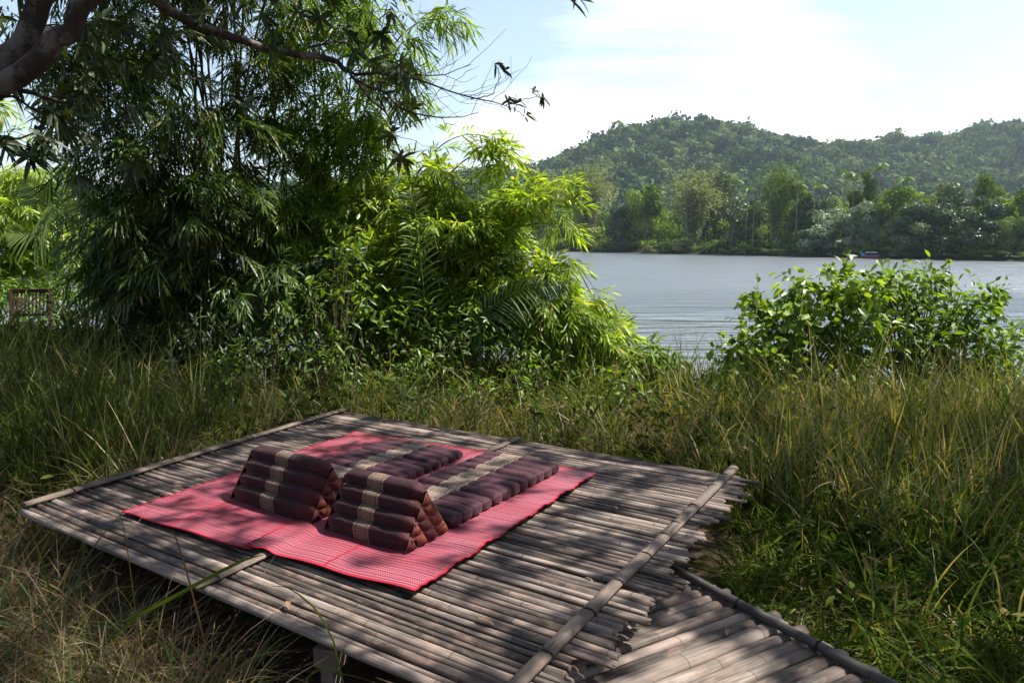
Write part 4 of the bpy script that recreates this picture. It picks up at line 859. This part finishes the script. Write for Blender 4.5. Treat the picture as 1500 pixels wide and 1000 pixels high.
for pts,r0,r1 in br: limb(pts,r0,r1,14,'branch',sides=6,jit=.006)
# bare twigs
mb=MB()
for _ in range(70):
    s_=br[rng.integers(0,4)][0]; i=rng.integers(1,len(s_)-1); a=s_[i]+(s_[i+1]-s_[i])*rng.random()
    L=rng.uniform(.15,.5); d=unit(np.array([rng.uniform(.2,1),rng.uniform(-.3,.4),rng.uniform(-.35,.9)])); e=a+d*L+[0,0,.12*L]
    pts=curve_pts([a,a+d*L*.5+rng.normal(size=3)*.02,e],7,.006); tube(mb,pts,np.linspace(.003,.0012,7),3,False)
    if rng.random()<.6:
        a=pts[3]; e=a+unit(d+rng.normal(size=3)*.6)*L*.45; tube(mb,curve_pts([a,(a+e)/2+rng.normal(size=3)*.01,e],5),np.linspace(.002,.001,5),3,False)
o=mb.obj('twigs',M['twig'],mango); to_local(o,mango)
# whorls of mango leaves
mf=MB()
def whorl(P,H,n=11,Lr=(.09,.16),W=.030):
    P=np.asarray(P,float); k=len(P); H=unit(np.asarray(H,float)); s1=unit(np.cross(H,rdir(k))); s2=np.cross(H,s1)
    for j in range(n):
        a=2*math.pi*j/n*1.618+rng.uniform(0,.4,k); o_=rng.uniform(.7,1.5,k)
        D=H*np.cos(o_)[:,None]+(s1*np.cos(a)[:,None]+s2*np.sin(a)[:,None])*np.sin(o_)[:,None]+[0,0,-.25]
        ribbons(mf,P+H*rng.uniform(-.03,.03,(k,1)),D,H+rng.normal(size=(k,3))*.3,rng.uniform(*Lr,size=k),W*rng.uniform(.8,1.2,k),rng.uniform(.15,.5,k),4,prof_leaf,fold=.25)
def wh(px,py,d,m=1,sp=.12,**k):
    c=at(px,py,d); P_=c+rng.normal(size=(m,3))*sp*(m>1); whorl(P_,rng.normal(size=(m,3))*.4+[.5,0,.2],**k)
for a in ((728,95,6.1),(738,104,6.1),(783,134,6.2),(795,141,6.2),(745,148,6.2),(757,152,6.2),(770,168,6.2)): wh(*a,1,W=.024,Lr=(.06,.12),n=9)
wh(545,45,5.7,4,.14); wh(590,125,5.7,4,.10); wh(515,25,5.6,4,.15); wh(478,20,5.5,3,.12); wh(440,30,5.5,4,.2); wh(575,210,5.4,2,.10); wh(380,30,5.3,4,.2)
wh(60,190,4.5,3,.08); wh(120,110,4.8,6,.18); wh(150,150,5.0,7,.22); wh(100,60,5.0,6,.25); wh(40,160,4.7,3,.12); wh(200,60,5.1,8,.3); wh(5,215,4.5,2,.08); wh(150,60,5.2,10,.35); wh(60,235,4.6,3,.08); wh(200,120,5.2,8,.3); wh(110,190,4.7,3,.08); wh(240,30,5.2,8,.3); wh(20,60,5.2,8,.3)
wh(840,-2,5.0,1,W=.02)
# out-of-frame crown overhead: it throws the dappled shade on the platform
def shade(x,y):
    d=.60+.2*sm(1.6,2.4,x)+0*y
    P0_=np.array([on_plane(430,810),on_plane(560,850)])
    d=np.where((side_of(x,y,FL,FR)<-.25)&(x<0),.97,d); d=np.where(side_of(x,y,FL,BL)>.2,.92,d)
    # lit places in the photograph
    for (px,py,r,v) in ((500,850,.42,.08),(430,815,.38,.10),(690,870,.26,.22),(250,745,.30,.35),(800,730,.34,.30),(620,780,.35,.18),(385,690,.22,.3),(1000,905,.24,.12),(860,960,.2,.4),(560,880,.22,.2),(840,745,.22,.3),(560,650,.3,.3),(1050,960,.3,.35),(690,690,.3,.4),(600,930,.2,.4),(900,760,.45,.42),(830,850,.35,.45),(950,700,.3,.45)):
        c=on_plane(px,py); d=np.minimum(d,v+(d-v)*sm(r*.55,r*1.25,np.hypot(x-c[0],y-c[1])))
    for (px,py,r,v) in ((1150,830,.3,.45),(1190,880,.2,.5),(1300,760,.3,.6),(340,720,.4,.6)):
        c=on_plane(px,py,-.4); d=np.minimum(d,v+(d-v)*sm(r*.5,r*1.2,np.hypot(x-c[0],y-c[1])))
    edge=sm(6.35,7.0,y+.10*np.sin(x*2)-.7*sm(1.0,2.2,-x))                      # sunlight starts behind the platform
    d=d*(1-edge)
    d=d*sm(-.2,.8,6.4-x)                       # and right of the tall grass
    return d
sx=rng.uniform(-7.5,6.4,17500); sy=rng.uniform(.2,9.4,17500); h=rng.uniform(4.3,6.6,17500)
okk=rng.random(17500)<shade(sx,sy)**1.2*.55
sx,sy,h=sx[okk],sy[okk],h[okk]; PX=np.stack([sx,sy,0*sx],1)+SD/SD[2]*h[:,None]
vis=((PX[:,2]-CAMZ-.25)/np.maximum(PX[:,1],.1)<.335)&(PX[:,1]>0); PX=PX[~vis]
nC=len(PX); whorl(PX,rng.normal(size=(nC,3))*.5+[0,0,-.2],n=10,Lr=(.12,.20),W=.040)
o=mf.obj('foliage',M['mango'],mango); to_local(o,mango)
for tgt in ([1.5,6.2,6.0],[3.8,5.8,5.8],[1.2,7.6,6.2],[-1.0,7.0,6.0],[5.8,6.6,6.0],[3.2,7.6,6.3],[-3.4,6.6,5.6],[1.5,4.2,5.4],[4.2,3.8,5.6]):
    a=np.array([-2.3,5.4,4.9]) if tgt[0]<0 else np.array([-.9,5.6,4.8]); tgt=np.array(tgt); p=limb([a,a*.6+tgt*.4+[0,0,.25],tgt],.04,.008,12,'branch',sides=7,jit=.03)

# ------------------------------------------------------------------ the garden chair
p=at(38,424,9.7); gz_=float(ground(p[0],p[1])); ch=empty('garden_chair',(float(p[0]),float(p[1]),gz_),math.radians(188)); tag(ch,'dark slatted wooden garden chair in the bushes at the far left edge','chair')
H=float(p[2]-gz_); H=max(.8,H); W2=.24
def bx(nm,lo,hi,par=ch,mat='chair'): mb=MB(); box(mb,lo,hi); return bevel(mb.obj(nm,M[mat],par),.004)
sy_=H-.45
for sg in (-1,1):
    mb=MB(); tube(mb,[(sg*W2,.30,0),(sg*W2,-.02,sy_*.9),(sg*W2,-.12,H)],.020,6); mb.obj('back_leg',M['chair'],ch)
    mb=MB(); tube(mb,[(sg*(W2-.03),-.05,0),(sg*(W2-.03),.38,sy_)],.018,6); mb.obj('front_leg',M['chair'],ch)
bx('top_rail',(-W2,-.135,H-.055),(W2,-.105,H)); bx('lower_rail',(-W2,-.075,H-.36),(W2,-.045,H-.32))
for i in range(10):
    x=-W2+.035+i*(2*W2-.07)/9; mb=MB(); tube(mb,[(x,-.06,H-.33),(x,-.12,H-.04)],.012,4); mb.obj('back_slat',M['chair'],ch)
for i in range(7): bx('seat_slat',(-W2+.02,-.02+i*.058,sy_),(W2-.02,.026+i*.058,sy_+.02))

# ------------------------------------------------------------------ far bank
def far_mesh(kind,seed):
    """unit-height crown meshes: x,y within about +-.5, z 0..1"""
    global rng
    keep=rng; rng=np.random.default_rng(seed); mb=MB()
    if kind in('round','silver','bushy','low'):
        n={'round':24,'silver':20,'bushy':20,'low':8}[kind]; nl={'round':330,'silver':330,'bushy':300,'low':260}[kind]
        for i in range(n):
            z=rng.uniform(.12,.86) if kind!='low' else rng.uniform(.1,.65); w_=.40*math.sin(math.pi*(z*.75+.18)); a=rng.uniform(0,6.28); rr=rng.random()**.6*w_
            c=np.array([math.cos(a)*rr,math.sin(a)*rr,z]); s_=rng.uniform(.10,.20)*(1.2 if kind=='low' else 1)
            u=rdir(nl); p=c+u*s_*[1,1,.8]*(rng.random((nl,1))**.25); p[:,2]=np.maximum(p[:,2],.0)
            N=unit(u+rng.normal(size=(nl,3))*.5); D=np.cross(N,rdir(nl)); L=rng.uniform(.022,.042,nl); b_=rng.random()*.65
            ribbons(mb,p,D,N,L,L*.8,.1,1,lambda t:np.array([.8,.8]),r=np.clip(b_+rng.random(nl)*.5,0,1))
    elif kind=='feather':
        for i in range(46):
            a=rng.uniform(0,6.28); lean=rng.uniform(.02,.42); zt=rng.uniform(.55,1.0); n=130
            t=rng.uniform(.12,1,n)**.8; base=np.stack([math.cos(a)*lean*t**1.7,math.sin(a)*lean*t**1.7,zt*np.sin(t*1.5)],1)
            p=base+rng.normal(size=(n,3))*.042*(.5+t)[:,None]; D=unit(rng.normal(size=(n,3))+[0,0,-.3]); L=rng.uniform(.02,.045,n)
            p[:,2]=np.maximum(p[:,2],.02); ribbons(mb,p,D,rdir(n),L,L*.38,.2,1,lambda t:np.array([.9,.6]),r=np.clip(rng.random()*.45+rng.random(n)*.55,0,1))
    rng=keep; return mb.mesh('crown')
FM={}
for kd,seeds in (('round',(1,2,3)),('silver',(4,5)),('bushy',(6,7,8)),('low',(9,10,11)),('feather',(12,13,14))):
    FM[kd]=[far_mesh(kd,s_) for s_ in seeds]
crown_cache={}
def far_tree(i,px,top,wpx,kind,mat,label,name='far_tree',cat='tree',back=4.0,group='trees on the far river bank',lift=0.0):
    a=(px-750)/F; y=238/(1+1.345*a) if a*238/(1+1.345*a)<125 else 70; 
    for _ in range(4): y=float(shore_far(a*y))*.6+y*.4 if abs(a*y)<120 else y
    y+=back; x=a*y; z=float(ground(x,y)); h=(HOR-top)/F*y+CAMZ-z; w_=wpx/F*y
    t=empty(name,(x,y,z),rng.uniform(0,6.28)); tag(t,label,cat,group)
    key=(kind,i%len(FM[kind]),mat); 
    if key not in crown_cache:
        me=FM[kind][i%len(FM[kind])].copy(); me.materials.append(M[mat]); crown_cache[key]=me
    o=bpy.data.objects.new('crown',crown_cache[key]); C.objects.link(o); o.parent=t; s_=w_/.92; o.scale=(s_,s_,h*(1-lift)); o.location=(0,0,h*lift)
    if kind in('round','bushy','silver'):
        mb=MB()
        for q_ in range(1 if kind!='silver' else 2): tube(mb,curve_pts([(q_*.3,0,-.3),(.1*h*rng.normal()*.3,.02*h,h*.3),(0,0,h*.62)],6),np.linspace(.025*h,.010*h,6),6)
        mb.obj('trunk',M['fartrunk'],t,True)
    elif kind=='feather':
        mb=MB()
        for q_ in range(7): tube(mb,curve_pts([(rng.normal()*.05*w_,rng.normal()*.05*w_,-.2),(rng.normal()*.1*w_,rng.normal()*.1*w_,h*.4),(rng.normal()*.22*w_,rng.normal()*.2*w_,h*.8)],6),np.linspace(.10,.04,6),5)
        mb.obj('trunk',M['fartrunk'],t,True)
    return t
T_=[ # px, top, width, kind, material, label, distance behind the shore
 (792,262,80,'feather','f_olive','feathery olive tree at the left end of the far bank, touching the near bamboo tips',10),
 (858,247,112,'feather','f_olive','large feathery olive bamboo, leftmost big one of the far bank',5),
 (905,292,52,'round','f_dark','small dark round tree between the two big olive bamboos of the far bank',4),
 (945,262,75,'bushy','f_mid','mid green tree left behind the palest far bamboo',9),
 (1012,256,118,'feather','f_olive','widest and palest feathery bamboo of the far bank, drooping to the water',3),
 (1052,241,58,'round','f_dark','dark flat topped tree rising above the right shoulder of the pale bamboo',16),
 (1090,282,66,'bushy','f_dark','dark tree among the areca palms right of the pale bamboo',9),
 (1135,245,84,'feather','f_mid','tall airy green tree with bare stems, mid far bank',6),
 (1168,262,62,'bushy','f_mid','yellowish green tree right against the tall airy tree',9),
 (1192,278,56,'bushy','f_dark','dark tree behind the left silvery tree',10),
 (1202,302,80,'silver','f_silver','silvery leaved tree leaning over the water left of the boat',2),
 (1258,290,64,'silver','f_silver','silvery leaved tree directly above the boat',5),
 (1256,243,54,'round','f_mid','tall dark green tree rising behind the silvery trees',14),
 (1312,264,92,'bushy','f_mid','mid green rounded tree right of the silvery trees',9),
 (1345,290,86,'round','f_dark','dark rounded tree over the earth bank, left one of the dark pair',4),
 (1412,282,96,'round','f_dark','dark rounded tree over the earth bank, right one of the dark pair',4),
 (1378,258,66,'bushy','f_dark','brownish dark tree seen above the gap of the dark pair',16),
 (1443,256,60,'bushy','f_mid','green tree above the right one of the dark pair',15),
 (1474,312,52,'bushy','f_light','small light green tree near the right end of the far bank',4),
 (1500,268,72,'bushy','f_mid','green tree at the right end of the far bank, cut by the frame',10),
 (1545,262,90,'round','f_dark','dark tree beyond the right frame edge of the far bank',8),
 (740,258,70,'bushy','f_mid','green far tree behind the tips of the bright bamboo',8),
 (690,262,80,'round','f_dark','dark far tree hidden mostly by the bright bamboo',9)]
for i,(px,tp,wp,kd,mt,lb,bk) in enumerate(T_): far_tree(i,px,tp,wp,kd,mt,lb,back=bk,lift=.03 if kd in('round','bushy') else 0)
# low bushes right at the far water edge
kk=0; px=776
words=['at the left end of the far shore','below the left olive bamboo','below the leftmost olive bamboo, right side','under the small dark tree','left under the pale bamboo','middle under the pale bamboo','right under the pale bamboo','left under the areca palms','right under the areca palms','below the tall airy tree, left','below the tall airy tree, right','left foot of the silvery tree','right foot of the silvery tree','just left of the boat','just right of the boat','grassy mound right of the boat','left on the earth bank','middle of the earth bank','right on the earth bank','under the small light green tree','at the right end of the far shore','beyond the right end of the far shore']
while px<1530:
    wp=random.uniform(28,44); base=367+(px-790)/710*16; tp=base-random.uniform(11,22)
    mt=random.choice(['f_mid','f_light','f_dark','f_mid','f_olive','f_light']); adj={'f_mid':'mid green','f_light':'light green','f_dark':'dark','f_olive':'olive'}[mt]
    if not 1258<px<1282: far_tree(kk,px,tp,wp,'low',mt,f'low {adj} waterside bush {words[min(kk,len(words)-1)]}','waterside_bush','bush',.8,'low bushes along the far water edge')
    px+=wp*.82; kk+=1
# areca palms
def areca_mesh():
    mb=MB(); 
    for j in range(9):
        a=j*2.4; d=np.array([math.cos(a),math.sin(a),0]); e_=[1.1,.5,.75][j%3]; p=curve_pts([(0,0,0),d*.75*(1.3-e_*.5)+[0,0,e_],d*1.5*(1.25-e_*.35)+[0,0,e_*1.35-.75]],8); n=26
        f=np.linspace(.1,1,n)*6.99; i=f.astype(int); q_=p[i]*(1-(f-i)[:,None])+p[np.minimum(i+1,7)]*(f-i)[:,None]; S_=np.cross(d,[0,0,1])
        for sg in(-1,1): ribbons(mb,q_,S_*sg+d*.6+[0,0,-.3],[0,0,1],.55,.06,.5,2,prof_leaf)
    return mb.mesh('fronds')
am=areca_mesh(); am.materials.append(M['f_light']); tm=MB(); tube(tm,[(0,0,0),(.01,0,.5),(0,0,1)],[.11,.085,.07],6); tm=tm.mesh('trunk',True); tm.materials.append(M['fartrunk'])
for px,tp,bk,lb in ((1070,262,6,'areca palm right beside the pale bamboo, tallest of the left palms'),(1089,274,5,'areca palm with green crown, second of the left palms'),(1099,300,4,'short areca palm, third of the left palms'),(1161,268,5,'pale stemmed areca palm right of the tall airy tree'),(1229,252,9,'areca palm rising above the left silvery tree'),(1241,258,10,'areca palm close right of the palm above the silvery tree'),(1277,243,14,'areca palm above the right silvery tree'),(1314,262,13,'areca palm over the mid green rounded tree'),(1368,285,14,'yellowish palm above the dark pair of trees'),(1190,270,9,'areca palm between the airy tree and the silvery tree'),(1445,290,7,'areca palm right of the dark pair')):
    a=(px-750)/F; y=238/(1+1.345*a)+bk; x=a*y; z=float(ground(x,y)); h=(HOR-tp)/F*y+CAMZ-z
    t=empty('areca_palm',(x,y,z),rng.uniform(0,6)); tag(t,lb,'palm','palms on the far bank')
    o=bpy.data.objects.new('trunk',tm); C.objects.link(o); o.parent=t; o.scale=(1.3,1.3,h-1.0); o2=bpy.data.objects.new('fronds',am); C.objects.link(o2); o2.parent=t; o2.location=(0,0,h-1.1); o2.scale=(1.1,1.1,1.1)
# boat moored under the trees
a=(1272-750)/F; yb=238/(1+1.345*a)-.6; xb=a*yb; boat=empty('river_boat',(xb,yb,WATER),math.radians(-28)); boat.scale=(.72,.72,.72); tag(boat,'small red and blue boat with a low roof, moored at the far bank','boat')
red=plain('red_boat_paint',(.22,.03,.035),.6); blue=plain('blue_boat_paint',(.04,.22,.45),.5); gry=plain('grey_roof_sheet',(.25,.30,.36),.6)
def hull(s_):
    L,Wd,Hh=2.3,.62,.62; n=14; V=[]; 
    for i in range(n+1):
        t=i/n*2-1; w_=Wd*(1-abs(t)**2.6)*s_+.02; sh_=.35*t*t+(.25 if t<-.8 else 0)*(-t)
        for (yy2,z) in ((-1,Hh+sh_),(-.8,.1+sh_*.5),(0,-.15+sh_*.4),(.8,.1+sh_*.5),(1,Hh+sh_)): V.append((t*L,yy2*w_,z))
    Q=[[i*5+j,(i+1)*5+j,(i+1)*5+j+1,i*5+j+1] for i in range(n) for j in range(4)]; return V,Q
mb=MB(); V,Q=hull(1); mb.add(V,Q,r=.5); o=mb.obj('hull',red,boat,True); sm_=o.modifiers.new('thick','SOLIDIFY'); sm_.thickness=.05
mb=MB(); box(mb,(-2.3,-.3,.75),(-1.5,.3,1.35)); tube(mb,[(-2.2,0,1.0),(-2.6,0,1.9)],[.16,.09],8); mb.obj('bow_box',blue,boat)
mb=MB(); tube(mb,[(-2.25,-.64,.68),(0,-.66,.60),(2.2,-.10,.9)],.05,6); mb.obj('rub_rail',blue,boat)
mb=MB(); grid,Qg=grid_mesh(lambda U,V_:np.stack([-1.3+U*2.9,-.62+V_*1.24,1.55+.18*np.sin(V_*math.pi)],-1),4,9); mb.add(grid,Qg,r=.5); o=mb.obj('roof',gry,boat,True); x_=o.modifiers.new('thick','SOLIDIFY'); x_.thickness=.05
for xx_ in (-1.2,.1,1.45):
    for sg in(-1,1):
        mb=MB(); tube(mb,[(xx_,sg*.55,.5),(xx_,sg*.55,1.56)],.035,6); mb.obj('roof_post',blue,boat)
mb=MB(); box(mb,(-1.1,-.35,.3),(1.3,.35,.95)); mb.obj('deck_house',red,boat)

# a dark stand of far woods behind the bank and the wooded hills
def crowns(name,label,pts,size,nl,leaf,mat,squash=.8):
    k=len(pts); T=24; tpl=[]
    for _ in range(T):
        u=rdir(nl); nc=5; cc=rdir(nc)*.45; which=rng.integers(0,nc,nl); p=cc[which]*[1,1,.6]+u*.55*(rng.random((nl,1))**.2)
        N=unit(u*1.0+rng.normal(size=(nl,3))*.35); D=np.cross(N,rdir(nl)); tpl.append((p*[1,1,squash],unit(D),N))
    pick=rng.integers(0,T,k); P_=np.stack([tpl[i][0] for i in pick]); D_=np.stack([tpl[i][1] for i in pick]); N_=np.stack([tpl[i][2] for i in pick])
    P_=P_*size[:,None,None]+pts[:,None]; r=np.clip(np.repeat(rng.random(k)[:,None],nl,1)*.75+rng.random((k,nl))*.25,0,1)
    L=(leaf*size[:,None]*rng.uniform(.7,1.3,(k,nl))).ravel(); mb=MB()
    ribbons(mb,P_.reshape(-1,3),D_.reshape(-1,3),N_.reshape(-1,3),L,L*.85,.05,1,lambda t:np.array([.85,.85]),r=r.ravel())
    o=mb.obj(name,mat); tag(o,label,'woods',kind='stuff')
n=3600; d=130+ (rng.random(n)**.7)*290; a=rng.uniform(-.95,.86,n); x=a*d; keep=(d>shore_far(x)+9)&(d<420); x,d=x[keep],d[keep]
sz=rng.uniform(3.2,5.4,len(x))*np.clip(.5+(d-shore_far(x))/50,.6,1.25); front=np.clip((d-shore_far(x))/40,0,1); P=np.stack([x,d,ground(x,d)+sz*.5+rng.uniform(0,6.5,len(x))*(1-.0*front)],1)
n2=1500; a=rng.uniform(-.95,.80,n2); d=238/(1+1.345*np.maximum(a,-.35))+rng.uniform(4,16,n2); x=a*d; k_=d>shore_far(x)+3.5; x,d=x[k_],d[k_]; s2=rng.uniform(1.2,2.6,len(x)); P=np.concatenate([P,np.stack([x,d,ground(x,d)+s2*.5],1)]); sz=np.concatenate([sz,s2])
crowns('far_woods','unbroken dark green woodland filling the flat land behind the far bank trees',P,sz,150,.16,M['f_mid'])
n=9200; d=300+550*np.sqrt(rng.random(n)); a=rng.uniform(-.80,.86,n); x=a*d; sz=rng.uniform(4.0,8.0,n)*rng.choice([.65,.9,1.1,1.6],n); P=np.stack([x,d,ground(x,d)+sz*.5+1+7*rng.random(n)**4],1)
crowns('hill_forest','bluish green forest covering the long hills beyond the river',P,sz,88,.25,M['hill'])

# ------------------------------------------------------------------ air
mb=MB(); box(mb,(-1500,-60,-6),(1500,1180,230)); hz=mb.obj('haze',None); hz['kind']='stuff'; hz['label']='thin pale air that fades the hills'; hz['category']='haze'
m,nt,out=new_mat('thin_air'); pv=nt.nodes.new('ShaderNodeVolumePrincipled'); pv.inputs['Color'].default_value=(.72,.86,1,1); pv.inputs['Density'].default_value=.00013; pv.inputs['Anisotropy'].default_value=.3
nt.links.new(pv.outputs[0],out.inputs['Volume']); hz.data.materials.append(m)
